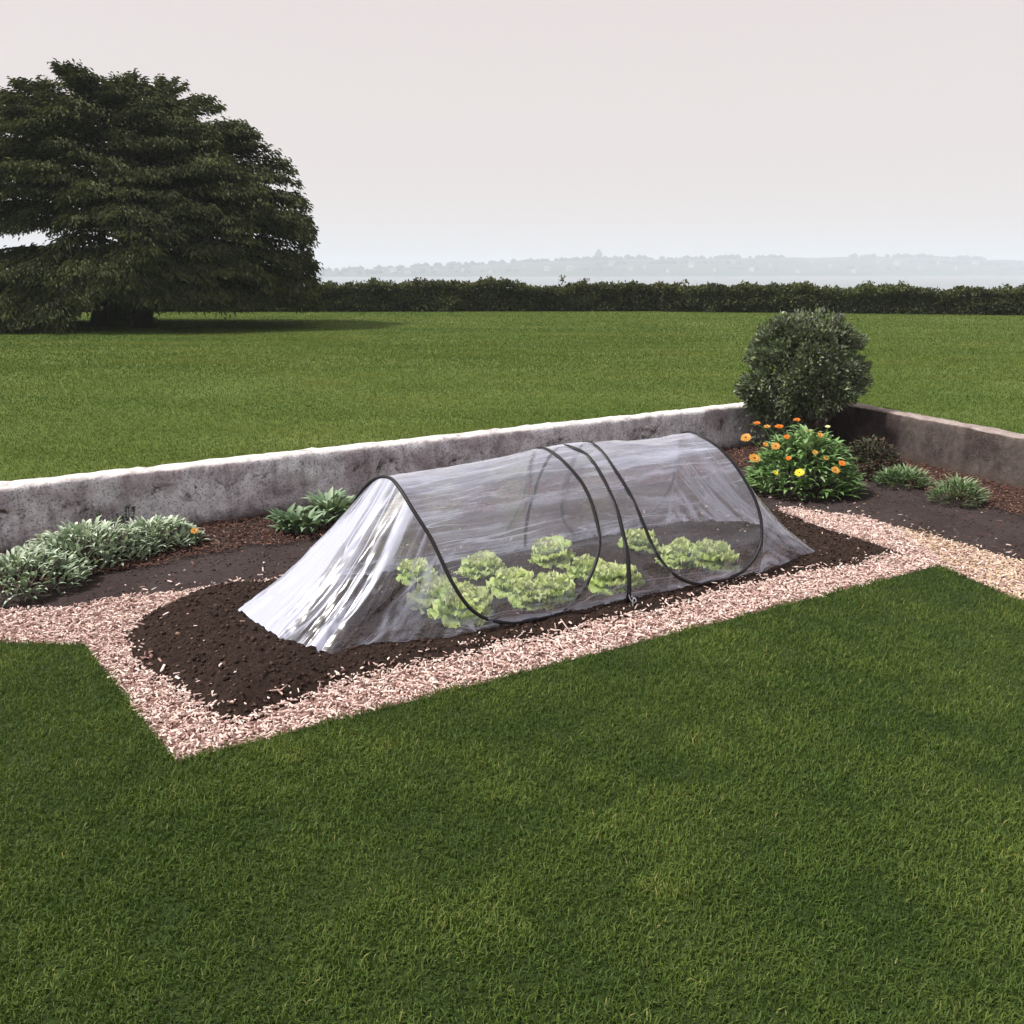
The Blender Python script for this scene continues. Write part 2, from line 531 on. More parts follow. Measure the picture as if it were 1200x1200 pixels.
def film_mat(name, base_op, streak, facing_op, stretch, lim=(.52, .72), gloss=.16, bstr=.8, fres=1.0, ridge_op=.3):
    """thin clear polythene: see-through, glossy, with a milky scatter that thickens in creases and when seen edge-on"""
    m, nt, out = nodes(name)
    uvn = N(nt, 'ShaderNodeUVMap', uv_map='UVMap')
    mp = N(nt, 'ShaderNodeMapping')
    mp.inputs['Scale'].default_value = (stretch[0], stretch[1], 1)
    mp.inputs['Rotation'].default_value = (0, 0, R(stretch[2]))
    nt.links.new(uvn.outputs[0], mp.inputs[0])
    s1 = noise(nt, mp.outputs[0], 1.0, 5, .62, .9)
    mp2 = N(nt, 'ShaderNodeMapping')
    mp2.inputs['Scale'].default_value = (stretch[0] * .35, stretch[1] * .35, 1)
    mp2.inputs['Rotation'].default_value = (0, 0, R(stretch[2] * .6))
    mp2.inputs['Location'].default_value = (3.7, 1.9, 0)
    nt.links.new(uvn.outputs[0], mp2.inputs[0])
    s2 = noise(nt, mp2.outputs[0], 1.0, 4, .6, .5)
    h = math_n(nt, 'ADD', math_n(nt, 'MULTIPLY', s1, .6), s2)
    bmp = N(nt, 'ShaderNodeBump')
    bmp.inputs['Strength'].default_value = bstr
    bmp.inputs['Distance'].default_value = .02
    nt.links.new(h, bmp.inputs['Height'])
    crease = math_n(nt, 'MULTIPLY', maprange(nt, s1, *lim), streak)
    crease2 = math_n(nt, 'MULTIPLY', maprange(nt, s2, .5, .68), streak * .6)
    # thin white highlight lines painted as opacity, along random stretch creases
    mp3 = N(nt, 'ShaderNodeMapping')
    mp3.inputs['Scale'].default_value = (stretch[0] * .8, stretch[1] * 1.5, 1)
    mp3.inputs['Rotation'].default_value = (0, 0, R(stretch[2] * 1.7))
    mp3.inputs['Location'].default_value = (1.3, 8.2, 0)
    nt.links.new(uvn.outputs[0], mp3.inputs[0])
    s3 = noise(nt, mp3.outputs[0], 1.0, 2, .45, .35)
    ridge = maprange(nt, math_n(nt, 'ABSOLUTE', math_n(nt, 'SUBTRACT', s3, .5)), .0, .02, 1, 0)
    ridge = math_n(nt, 'MULTIPLY', math_n(nt, 'MULTIPLY', ridge, maprange(nt, s2, .42, .62)), ridge_op)
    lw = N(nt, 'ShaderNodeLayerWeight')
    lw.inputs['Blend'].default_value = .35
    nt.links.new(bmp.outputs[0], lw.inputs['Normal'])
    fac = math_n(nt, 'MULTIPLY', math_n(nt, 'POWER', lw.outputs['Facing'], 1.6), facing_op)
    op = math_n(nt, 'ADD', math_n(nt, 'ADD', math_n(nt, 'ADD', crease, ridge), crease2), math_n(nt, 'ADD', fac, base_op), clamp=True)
    th = N(nt, 'ShaderNodeAttribute', attribute_name='tone').outputs['Fac']     # opacity factor: painted sky veil and end-panel glare, thicker hem
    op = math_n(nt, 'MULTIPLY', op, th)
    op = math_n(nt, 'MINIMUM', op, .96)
    tr = N(nt, 'ShaderNodeBsdfTransparent')
    tr.inputs[0].default_value = (.97, .97, .985, 1)
    df = N(nt, 'ShaderNodeBsdfDiffuse')
    df.inputs[0].default_value = (.70, .745, .95, 1)
    tl = N(nt, 'ShaderNodeBsdfTranslucent')
    tl.inputs[0].default_value = (.70, .745, .95, 1)
    nt.links.new(bmp.outputs[0], df.inputs['Normal'])
    nt.links.new(bmp.outputs[0], tl.inputs['Normal'])
    mx0 = N(nt, 'ShaderNodeMixShader')
    mx0.inputs[0].default_value = .45
    nt.links.new(df.outputs[0], mx0.inputs[1])
    nt.links.new(tl.outputs[0], mx0.inputs[2])
    mx = N(nt, 'ShaderNodeMixShader')
    nt.links.new(op, mx.inputs[0])
    nt.links.new(tr.outputs[0], mx.inputs[1])
    nt.links.new(mx0.outputs[0], mx.inputs[2])
    gl = N(nt, 'ShaderNodeBsdfGlossy')
    gl.inputs['Color'].default_value = (1, 1, 1, 1)
    gl.inputs['Roughness'].default_value = gloss
    nt.links.new(bmp.outputs[0], gl.inputs['Normal'])
    lw2 = N(nt, 'ShaderNodeLayerWeight')
    lw2.inputs['Blend'].default_value = .5
    # both faces of the film reflect: Schlick, 0.09 head-on
    schl = math_n(nt, 'ADD', math_n(nt, 'MULTIPLY', math_n(nt, 'POWER', lw2.outputs['Facing'], 4.0), .85), .055)
    mx2 = N(nt, 'ShaderNodeMixShader')
    nt.links.new(math_n(nt, 'MULTIPLY', schl, fres, True), mx2.inputs[0])
    nt.links.new(mx.outputs[0], mx2.inputs[1])
    nt.links.new(gl.outputs[0], mx2.inputs[2])
    nt.links.new(mx2.outputs[0], out.inputs['Surface'])
    return m


M['film'] = film_mat('clear_polythene', .07, .21, .28, (1.3, 11, 16), lim=(.5, .66), gloss=.12, bstr=.5, fres=1.2, ridge_op=.42)
M['film_end'] = film_mat('gathered_glare_polythene', .05, .66, .16, (5, .6, 7), lim=(.45, .57), gloss=.2, bstr=.45, fres=1.1, ridge_op=.8)

# ------------------------------------------------------------------ the plan of the place
UZ = .345                                                   # level of the rear lawn
CORNER = np.array([3.02, 8.62])
WB = np.array([-2.71, 5.06])
wdir = unit(WB - CORNER)
WALL_L = CORNER + wdir * 14.0
RD = unit(np.array([3.68, 6.97]) - CORNER)
WALL_R = CORNER + RD * 12.0
WT, WH = .19, .39                                           # wall thickness, height

FL = G(205, 895)[:2]
L2 = G(100, 757)[:2]
L3 = L2 + np.array([-6, .35])
R1 = G(1100, 664)[:2]
R2 = R1 + unit(G(1128, 676)[:2] - R1) * 8
mulch_far = [G(930, 597)[:2], G(280, 687)[:2], G(150, 700)[:2], G(72, 714)[:2]]
ML = mulch_far[-1] + np.array([-6, -.1])
mr = [G(1000, 606)[:2], G(1060, 621)[:2], G(1128, 640)[:2]]
MR = mr[-1] + unit(mr[-1] - mr[-2]) * 6
mulch_poly = [L3, L2, FL, R1, R2, MR, mr[2], mr[1], mr[0]] + mulch_far + [ML]
lawn_poly = [L3, L2, FL, R1, R2, np.array([11, -6]), np.array([-11, -6])]
soil_px = [(150, 746), (168, 724), (215, 704), (300, 685), (400, 668), (560, 640), (760, 610), (905, 597), (945, 612), (985, 626), (1052, 648),
           (1005, 663), (940, 672), (870, 686), (735, 723), (600, 754), (480, 781), (400, 800), (338, 823), (295, 838), (258, 846), (228, 822), (180, 788), (158, 770)]
soil_poly = [G(*p)[:2] for p in soil_px]
inner_n = unit(np.array([-wdir[1], wdir[0]]))               # from the back wall towards the camera
if inner_n[1] > 0:
    inner_n = -inner_n
side_n = unit(np.array([-RD[1], RD[0]]))
if side_n[0] > 0:
    side_n = -side_n


def sheet(name, poly, z, mat, n=1):
    v = [(p[0], p[1], z) for p in poly]
    me = bpy.data.meshes.new(name)
    me.from_pydata(v, [], [list(range(len(v)))])
    me.materials.append(mat)
    o = bpy.data.objects.new(name, me)
    COL.objects.link(o)
    return o


# lower ground: trodden soil under beds, mulch and front lawn
o = sheet('ground', [(-16, -8), (16, -8), (16, 4), tuple(CORNER + np.array([.05, .05])), (-16, -3.5)], -.012, M['bed_soil'])
# widen so that it runs under both walls
o.data.vertices[2].co = (16, 1.0, -.012)
WLo, WRo = WALL_L - inner_n * .09, WALL_R - side_n * .09
o.data.vertices[3].co = (CORNER[0] + .02, CORNER[1] + .03, -.012)
o.data.vertices[4].co = (WLo[0], WLo[1], -.012)
o.data.vertices[2].co = (WRo[0], WRo[1], -.012)
structure(o, 'dark trodden soil of the sunken garden bed between the walls', 'soil bed')

o = sheet('lawn', lawn_poly, .006, M['turf_front'])
structure(o, 'turf of the dark green front lawn beside the wood chip border', 'lawn')
o = sheet('mulch_bed', mulch_poly, -.004, M['mulch_base'])
structure(o, 'pinkish litter bed under the wood chips round the planting mound', 'mulch bed')

# rear lawn, one sheet with a real fall to the sea beyond the hedge
HD = 26.5                                                   # hedge distance


def rear_z(x, y):
    d = np.maximum(0, y - 31)
    return UZ - 8.5 * (1 - np.exp(-(d / 22.0) ** 2))


def wall_side(P):
    """signed distance outwards: >0 behind either wall"""
    a = -((P - CORNER) @ inner_n)
    b = -((P - CORNER) @ side_n)
    return np.maximum(a, b)


ys = np.concatenate([np.linspace(-8, 32, 41), np.linspace(34, 110, 30)])
vs, fs = [], []
# split round the corner: left strip along the back wall, right strip along the side wall
bo = CORNER - inner_n * (WT - .02)
ro = CORNER - side_n * (WT - .02)
# outer corner of wall backs
A = np.array([inner_n, side_n])
OC = np.linalg.solve(A, np.array([inner_n @ bo, side_n @ ro]))
OL = OC + wdir * 30
OR = OC + RD * 30
far_y = 110
def row(p, q, n):
    return [p + (q - p) * t for t in np.linspace(0, 1, n)]
edge = row(OL, OC, 31)[:-1] + row(OC, OR, 31)
outer = [np.array([-150 + 300 * t, far_y]) for t in np.linspace(0, 1, len(edge))]
outer[0] = np.array([-150., -20.]) if False else outer[0]
K = 70
rows = []
for k in range(K):
    t = (k / (K - 1)) ** 2.0
    rows.append(np.array([e + (q - e) * t for e, q in zip(edge, outer)]))
Pg = np.array(rows).reshape(-1, 2)
zz = rear_z(Pg[:, 0], Pg[:, 1])
o = mesh_obj('rear_lawn', np.column_stack([Pg, zz]), grid_faces(K, len(edge))[:, ::-1], M['turf_rear'])
structure(o, 'turf of the wide mown lawn that runs from the walls to the hedge', 'lawn')

# sea and far shore
SEA = -7.0
m, nt, out = nodes('sea_water')
pn = noise(nt, pos_of(nt), .25, 5, .6)
principled(nt, out, (.09, .125, .14), .18, pn, .25, .4, .5)
M['sea'] = m
a = np.linspace(0, 2 * np.pi, 64, endpoint=False)
vs = [(0, 0, SEA)] + [(5000 * math.cos(t), 5000 * math.sin(t), SEA) for t in a]
me = bpy.data.meshes.new('sea')
me.from_pydata(vs, [], [(0, i + 1, (i + 1) % 64 + 1) for i in range(64)])
me.materials.append(M['sea'])
o = bpy.data.objects.new('sea', me)
COL.objects.link(o)
structure(o, 'pale grey sea channel between the hedge and the far shore', 'sea')

m, nt, out = nodes('far_land')
principled(nt, out, ramp(nt, noise(nt, pos_of(nt), .012, 5, .65), [(.35, (.022, .04, .024)), (.55, (.05, .07, .035)), (.7, (.11, .12, .06))]), .95)
M['land'] = m
M['far_tree'] = flat_col('far_tree', (.03, .045, .025), .95)
prof = [(-500, 1500, 321), (200, 1550, 321), (350, 1600, 319.5), (430, 1640, 316), (500, 1700, 312.5), (560, 1740, 310.5), (640, 1780, 306.5), (700, 1820, 304.5), (760, 1860, 304.5),
        (830, 1900, 303.5), (900, 1980, 303), (1000, 2050, 302), (1070, 2100, 303), (1130, 2150, 305.5), (1250, 2200, 306), (1700, 2400, 312)]
prof = np.array(prof, dtype=float)
xs = np.linspace(-500, 1700, 420)
dd = np.interp(xs, prof[:, 0], prof[:, 1])
ty = np.interp(xs, prof[:, 0], prof[:, 2])
ridge_back = 230
hh = (318.5 - ty) / F * (dd + ridge_back) + CH
rowsv = []
for back, fr in ((0, 0), (8, .10), (60, .35), (130, .7), (ridge_back, 1.0), (330, .85), (700, 0)):
    dist = dd + back
    X = (xs - 600) / F * dist
    Y = dist + 0 * xs
    Z = SEA - .4 + (hh - SEA) * fr * (1 + .10 * (fbm(xs / 23, back / 50 + 0 * xs, seed=3) - .5) * (fr > .05))
    if fr == 0:
        Z = SEA - .4 + 0 * xs
    rowsv.append(np.column_stack([X, Y, Z]))
hv = np.concatenate(rowsv)
o = mesh_obj('hills', hv, grid_faces(7, len(xs))[:, ::-1], M['land'])
structure(o, 'low wooded far shore across the water fading to blue', 'far shore')
# woods on the far shore
mb = MB()
ico_v = []
for la in (-.5, .35):
    for k in range(6):
        t = k * math.pi / 3 + (la > 0) * .5
        ico_v.append((math.cos(t) * math.cos(la), math.sin(t) * math.cos(la), math.sin(la)))
ico_v = np.array([(0, 0, -1)] + ico_v + [(0, 0, 1.05)])
ico_f = []
for k in range(6):
    k2 = (k + 1) % 6
    ico_f += [(0, 1 + k2, 1 + k), (1 + k, 1 + k2, 7 + k), (1 + k2, 7 + k2, 7 + k), (7 + k, 7 + k2, 13)]
ico_f = np.array(ico_f)
hx = hv.reshape(7, len(xs), 3)
for i in range(1500):
    k = rng.integers(0, len(xs))
    r_ = rng.choice([2, 3, 4, 4, 4])
    p = hx[r_, k] + rng.normal(0, 4, 3) * np.array([1, 1, 0])
    s = (3.2 + 4.5 * rng.random() ** 2) * (dd[k] / 1900) ** .5
    if vnoise(k / 14., r_ * 3.1, seed=8) < .42:
        continue
    mb.add(ico_v * np.array([s * 1.25, s * 1.25, s]) * (1 + .25 * (rng.random((14, 1)) - .5)) + p + np.array([0, 0, s * .3]), ico_f)
o = mb.build('far_woods', M['far_tree'])
tag(o, 'hazy tree line along the ridge of the far shore', 'woods', kind='stuff')


def far_house(px, frac, w, h, label, rot, tower=False):
    k = int(np.argmin(abs(xs - px)))
    rr = min(4, max(1, frac))
    q_ = 0 if tower else rng.random() * .9
    p = hx[rr, k] * (1 - q_) + hx[max(rr - 1, 1), k] * q_
    mbx = MB()
    d = w * .6
    b = np.array([(-w / 2, -d / 2, -3), (w / 2, -d / 2, -3), (w / 2, d / 2, -3), (-w / 2, d / 2, -3),
                  (-w / 2, -d / 2, h), (w / 2, -d / 2, h), (w / 2, d / 2, h), (-w / 2, d / 2, h)])
    c_, s_ = math.cos(rot), math.sin(rot)
    rm = np.array([[c_, -s_, 0], [s_, c_, 0], [0, 0, 1]])
    q = np.array([(0, 1, 5, 4), (1, 2, 6, 5), (2, 3, 7, 6), (3, 0, 4, 7), (3, 2, 1, 0)])
    e = empty('tower' if tower else 'house', p, label, 'tower' if tower else 'house', None if tower else 'pale houses along the far shore')
    mbx.add(b @ rm.T + p, [q])
    if tower:
        for z0, k_ in ((h, .7), (h * 1.25, .4)):
            mbx.add((b * np.array([k_, k_, 0]) + np.array([0, 0, 1]) * np.where(np.arange(8) < 4, z0 - .2, z0 + h * .25)[:, None]) @ rm.T + p, [q, np.array([(4, 5, 6, 7)])])
        mbx.build('wall', M['far_wall_grey'], e, smooth=False)
        return e
    mbx.build('wall', M['far_wall'], e, smooth=False)
    rf = np.array([(-w / 2 - .4, -d / 2 - .4, h), (w / 2 + .4, -d / 2 - .4, h), (w / 2 + .4, d / 2 + .4, h), (-w / 2 - .4, d / 2 + .4, h),
                   (-w / 2 - .4, 0, h + d * .45), (w / 2 + .4, 0, h + d * .45)])
    mesh_obj('roof', rf @ rm.T + p, [np.array([(0, 1, 5, 4), (2, 3, 4, 5), (0, 3, 2, 1)]), np.array([(0, 4, 3), (1, 2, 5)])], M['far_roof'], e, smooth=False)
    return e


M['far_wall'] = flat_col('far_wall', (.56, .56, .55), .9)
M['far_wall_grey'] = flat_col('far_tower_wall', (.22, .23, .25), .9)
M['far_roof'] = flat_col('far_roof', (.25, .23, .24), .9)
far_house(697, 4, 15, 15, 'hazy blocky tower rising above the skyline of the far shore', .2, tower=True)
hs = [(468, 3), (482, 2), (512, 2), (545, 3), (574, 2), (612, 3), (640, 2), (668, 2), (712, 3), (735, 2), (752, 3), (778, 2), (801, 3), (826, 2), (848, 3), (871, 2), (893, 3),
      (921, 2), (938, 3), (962, 3), (986, 2), (1012, 3), (1034, 3), (1058, 2), (1082, 3), (1104, 2), (1121, 3)]
for i, (hxp, fr) in enumerate(hs):
    dk = float(np.interp(hxp, prof[:, 0], prof[:, 1])) / 2000
    w = (6 + 11 * rng.random() ** 2) * dk
    far_house(hxp, fr, w, (4.5 + 3 * rng.random()) * dk, 'tiny pale house in the haze on the slope of the far shore', rng.random() * .8 - .4)

# ------------------------------------------------------------------ walls
def wall(name, a, b, inward, mat, label, seed, skip_start=0.0):
    """wall from a to b (front top edge line), thickness away from the bed"""
    ln = np.linalg.norm(b - a)
    d = (b - a) / ln
    ns = int(ln / .05)
    # cross-section (u outward from the front face, z)
    sec = [(0, -.05), (0, .05), (0, .12), (0, .19), (0, .26), (0, .32), (0.004, WH - .022), (.016, WH - .005), (.045, WH), (.09, WH + .002), (WT - .05, WH), (WT - .015, WH - .008), (WT, WH - .03), (WT, .2), (WT, -.05)]
    sec = np.array(sec)
    S = np.linspace(skip_start, ln, ns)
    u, z = sec[:, 0], sec[:, 1]
    SS, U = np.meshgrid(S, u, indexing='ij')
    _, Z = np.meshgrid(S, z, indexing='ij')
    n1 = fbm(SS * 1.6, Z * 4 + U * 4, seed=seed) - .5
    n2 = fbm(SS * 14, Z * 14 + U * 14, seed=seed + 5) - .5
    U2 = U + (n1 * .03 + n2 * .012) * (U < .03)
    Z2 = Z + (fbm(SS * .9, 0 * Z, seed=seed + 2) - .5) * .02 * (Z > .1) + n2 * .03 * (Z > .3)
    out_ = -inward
    V = np.stack([a[0] + d[0] * SS + out_[0] * U2, a[1] + d[1] * SS + out_[1] * U2, Z2], -1).reshape(-1, 3)
    nc = len(sec)
    f = grid_faces(len(S), nc)
    capl = np.arange(nc)[None, :]
    capr = ((len(S) - 1) * nc + np.arange(nc))[::-1][None, :]
    o = mesh_obj(name, V, [f, capl, capr], mat)
    tag(o, label, 'wall')
    # origin at the foot of the wall
    return o


wall('garden_wall', CORNER + wdir * .003 - wdir * .0, WALL_L, inner_n, M['wall_back'],
     'long low mottled grey rendered wall with a white top behind the tunnel', 2)
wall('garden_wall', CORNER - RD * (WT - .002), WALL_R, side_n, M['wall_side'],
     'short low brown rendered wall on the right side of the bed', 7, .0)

# ------------------------------------------------------------------ grass
def blades(P, L, W, lean, tone):
    n = len(P)
    az = rng.random(n) * 6.283
    d = np.stack([np.cos(az), np.sin(az), 0 * az], -1)
    fa = az + rng.normal(0, .9, n) + 1.57
    s = np.stack([np.cos(fa), np.sin(fa), 0 * az], -1)
    up = np.array([0, 0, 1.0])
    L, W, lean = L[:, None], W[:, None], lean[:, None]
    mid = P + up * L * .55 * np.cos(lean * .6) + d * L * .55 * np.sin(lean * .6)
    tip = mid + up * L * .45 * np.cos(lean * 1.5) + d * L * .45 * np.sin(lean * 1.5)
    v = np.stack([P - s * W * .5, P + s * W * .5, mid - s * W * .42, mid + s * W * .42, tip], 1).reshape(-1, 3)
    b = np.arange(n)[:, None] * 5
    return v, [b + np.array([[0, 1, 3, 2]]), b + np.array([[2, 3, 4]])], np.repeat(tone, 5)


def scatter(n, lo, hi):
    return lo + rng.random((n, 2)) * (np.array(hi) - np.array(lo))


# front lawn: density falls with distance from the camera
cand = scatter(1400000, (-4.2, .9), (5.0, 4.9))
dist = np.linalg.norm(cand, axis=1)
keep = rng.random(len(cand)) < np.clip((2.4 / dist) ** 1.2, 0, 1)
ang = abs(cand[:, 0]) < cand[:, 1] * .72 + 1.6
wobv = np.stack([fbm(cand[:, 0] * 9, cand[:, 1] * 9, seed=51) - .5, fbm(cand[:, 0] * 9, cand[:, 1] * 9, seed=55) - .5], -1) * .07
cand = cand[keep & ang & in_poly(cand + wobv, lawn_poly)]
de = poly_dist(cand, lawn_poly)
n = len(cand)
clump = fbm(cand[:, 0] * 7, cand[:, 1] * 7, seed=4)
keep = rng.random(n) < np.clip(.6 + 1.0 * (clump - .3), .55, 1)
cand, de, clump = cand[keep], de[keep], clump[keep]
n = len(cand)
L = (.016 + .018 * rng.random(n) ** 1.5) * (.75 + .7 * clump) * np.clip(1.35 - de * 6, 1, 1.35)
tone = np.clip(rng.random(n) * .55 + (clump - .5) * .8 + .15 + (rng.random(n) < .03) * .45, 0, 1)
v, f, t = blades(np.column_stack([cand, np.full(n, .003)]), L, .0024 + .0018 * rng.random(n), .25 + 1.0 * rng.random(n), tone)
o = mesh_obj('grass', v, f, M['grass_front'], tone=t, smooth=False)
tag(o, 'short dark green grass of the front lawn edged along the wood chips', 'grass', kind='stuff')
print('front blades', n)

# rear lawn
U_ = rng.random(1100000)
rr = 5.3 * (31.0 / 5.3) ** U_                                # log-distributed distance: even on screen
aa = R(-46) + R(92) * rng.random(1100000)
cand = np.stack([rr * np.sin(aa), rr * np.cos(aa)], -1)
cand = cand[(wall_side(cand) > WT + .005)]
n = len(cand)
dist = np.linalg.norm(cand, axis=1)
clump = fbm(cand[:, 0] * .9, cand[:, 1] * 2.2, seed=6)
keep = rng.random(n) < np.clip(.5 + 1.2 * (clump - .3), .35, 1)
cand, dist, clump = cand[keep], dist[keep], clump[keep]
n = len(cand)
tone = np.clip(rng.random(n) * .4 + (clump - .5) * 1.1 + .3 + (rng.random(n) < .02) * .3, 0, 1)
L = (.014 + .016 * rng.random(n)) * np.clip(dist / 9, 1, 1.5)
v, f, t = blades(np.column_stack([cand, np.full(n, UZ - .003)]), L, .0034 * np.clip(dist / 6, .8, 4) * (.7 + .6 * rng.random(n)), .3 + .9 * rng.random(n), tone)
o = mesh_obj('grass', v, f, M['grass_rear'], tone=t, smooth=False)
tag(o, 'light green mown grass of the wide lawn beyond the walls', 'grass', kind='stuff')
print('rear blades', n)

# ------------------------------------------------------------------ tunnel frame of reference
B0 = G(400, 772)
AX = unit(G(953, 655) - B0)
PE = np.array([-AX[1], AX[0], 0])
W0, H0 = .38, .705


def T(s, perp, z):
    s, perp, z = np.broadcast_arrays(np.asarray(s, float), np.asarray(perp, float), np.asarray(z, float))
    return B0 + s[..., None] * AX + perp[..., None] * PE + z[..., None] * np.array([0, 0, 1.0])


def to_sp(P):
    r = P[:, :2] - B0[:2]
    return r @ AX[:2], r @ PE[:2]


# soil mound
sg, pg = np.linspace(-1.5, 3.6, 340), np.linspace(-1.1, 1.5, 180)
SG, PG = np.meshgrid(sg, pg, indexing='ij')
PS = T(SG, PG, 0 * SG).reshape(-1, 3)
ins = in_poly(PS, soil_poly)
dpe = poly_dist(PS, soil_poly) * np.where(ins, 1, -1)
dpe = dpe + (fbm(PS[:, 0] * 5, PS[:, 1] * 5, seed=12) - .5) * .14


def soil_h(P, dpe):
    s, p = to_sp(P)
    top = .035 + .05 * np.exp(-((s + .45) / .45) ** 2)        # heaped higher at the near left end
    top = top * np.where((s > -.1) & (s < 2.7) & (p > 0) & (p < .78), .55, 1)
    h = top * (1 - np.exp(-np.maximum(dpe, -.2) / .09))
    h = np.where(dpe > 0, h, dpe * .3)
    lump = (fbm(P[:, 0] * 14, P[:, 1] * 14, seed=13) - .5) * .035 + (fbm(P[:, 0] * 45, P[:, 1] * 45, seed=14) - .5) * .022
    return h + lump * np.clip(dpe / .06, 0, 1) + .004


ZS = soil_h(PS, dpe)
V = PS.copy()
V[:, 2] = ZS
f = grid_faces(len(sg), len(pg))
ok = (ZS > -.02)[f].all(1)
o = mesh_obj('soil', V, f[ok], M['soil'])
structure(o, 'loose dark brown soil mound that carries the tunnel', 'soil mound')


def soil_z(P):
    ins = in_poly(P, soil_poly)
    d = poly_dist(P, soil_poly) * np.where(ins, 1, -1)
    d = d + (fbm(P[:, 0] * 5, P[:, 1] * 5, seed=12) - .5) * .14
    return np.where(d > 0, soil_h(P, d), 0.0), d


# clods
cand = T(rng.uniform(-1.3, 3.3, 26000), rng.uniform(-.9, 1.3, 26000), np.zeros(26000))
z, d = soil_z(cand)
k = d > .0
cand, z = cand[k], z[k]
mb = MB()
cube = np.array([(x, y, w) for x in (-1, 1) for y in (-1, 1) for w in (-1, 1)], dtype=float)
nC = len(cand)
sz = .003 + .009 * rng.random(nC) ** 3.5
rv = unit(rng.normal(size=(nC, 14, 3)) * .28 + ico_v[None])
rv = rv * (.75 + .5 * rng.random((nC, 14, 1))) * sz[:, None, None] * np.array([1, 1, .75])
v = (rv + (np.column_stack([cand[:, :2], z + sz * .3]))[:, None]).reshape(-1, 3)
f = (np.arange(nC)[:, None, None] * 14 + ico_f[None]).reshape(-1, 3)
o = mesh_obj('soil_clods', v, f, M['crumb'], tone=np.repeat(rng.random(nC), 14))
tag(o, 'crumbly dark clods scattered over the soil mound', 'soil clods', kind='stuff')


# small crumbs on the trodden strip
cand = np.column_stack([scatter(40000, (-5, 3.4), (5.6, 8.0)), np.zeros(40000)])
k = (wall_side(cand[:, :2]) < -.3) & ~in_poly(cand, mulch_poly) & ~in_poly(cand, soil_poly) & ~in_poly(cand, lawn_poly)
cand = cand[k & (fbm(cand[:, 0] * 2.5, cand[:, 1] * 2.5, seed=77) > .38)]
nC = len(cand)
sz = .002 + .007 * rng.random(nC) ** 3
rv = unit(rng.normal(size=(nC, 14, 3)) * .28 + ico_v[None]) * (.75 + .5 * rng.random((nC, 14, 1))) * sz[:, None, None] * np.array([1, 1, .7])
v = (rv + (np.column_stack([cand[:, :2], -.012 + sz * .4]))[:, None]).reshape(-1, 3)
f = (np.arange(nC)[:, None, None] * 14 + ico_f[None]).reshape(-1, 3)
o = mesh_obj('soil_clods', v, f, M['bed_crumb'], tone=np.repeat(rng.random(nC), 14))
tag(o, 'small grey crumbs and grit on the trodden strip below the walls', 'soil clods', kind='stuff')


def chips(P, z, ln, wd, th, tilt, tone, name, mat, label, cat):
    n = len(P)
    az = rng.random(n) * 6.283
    pi = rng.normal(0, tilt, n)
    ro = rng.normal(0, tilt * 1.3, n)
    D = np.stack([np.cos(az) * np.cos(pi), np.sin(az) * np.cos(pi), np.sin(pi)], -1)
    S0 = np.stack([-np.sin(az), np.cos(az), 0 * az], -1)
    U0 = np.cross(D, S0)
    S = S0 * np.cos(ro)[:, None] + U0 * np.sin(ro)[:, None]
    U = np.cross(D, S)
    # a chip: bar with skewed, narrower ends
    tmpl = np.array([(-1, -.6, -1), (1, -.35, -1), (1, .8, -1), (-1, .45, -1), (-.85, -.6, 1), (1.1, -.35, 1), (.9, .8, 1), (-1.1, .45, 1)])[None] + rng.normal(0, .18, (n, 8, 3))
    v = (P[:, None] + tmpl[..., :1] * (D * ln[:, None] / 2)[:, None] + tmpl[..., 1:2] * (S * wd[:, None] / 2)[:, None] + tmpl[..., 2:] * (U * th[:, None] / 2)[:, None])
    v[..., 2] += z[:, None]
    q = np.array([(0, 3, 2, 1), (4, 5, 6, 7), (0, 1, 5, 4), (1, 2, 6, 5), (2, 3, 7, 6), (3, 0, 4, 7)])
    f = (np.arange(n)[:, None, None] * 8 + q[None]).reshape(-1, 4)
    o = mesh_obj(name, v.reshape(-1, 3), f, mat, smooth=False, tone=np.repeat(tone, 8))
    tag(o, label, cat, kind='stuff')
    return o


n = 330000
cand = np.column_stack([scatter(n, (-5.0, 2.3), (5.6, 6.4)), np.zeros(n)])
ip = in_poly(cand, mulch_poly)
dm = poly_dist(cand, mulch_poly) * np.where(ip, 1, -1)
dm = dm + (fbm(cand[:, 0] * 6, cand[:, 1] * 6, seed=22) - .5) * .10 * (cand[:, 1] > 3.6)
z, ds = soil_z(cand)
pk = np.where(dm > 0, 1.0, np.where((dm > -.35) & (cand[:, 1] > 4.2), .05 * np.exp(dm / .1), 0)) * np.where(ds > 0, np.where(ds < .05, .16, .0035), 1.0)
pk = np.where(in_poly(cand, lawn_poly) & (dm < -.012), 0, pk)
under = (lambda s, p: (s > -.25) & (s < 2.8) & (p > -.05) & (p < .8))(*to_sp(cand))
pk = np.where(under, pk * .2, pk)
k = rng.random(n) < pk
cand, z, ds = cand[k], z[k], ds[k]
n = len(cand)
yel = np.clip((cand[:, 0] - 2.35) / .5, 0, 1) * np.clip(1 - (cand[:, 1] - 5.2) / .6, 0, 1) * (rng.random(n) < .5) > .25
ln = .007 + .024 * rng.random(n) ** 2.0 + (rng.random(n) < .015) * .03
tone = np.clip(rng.normal(.50, .24, n), 0, 1)
hz = z + .001 + .02 * rng.random(n)
print('chips', n)
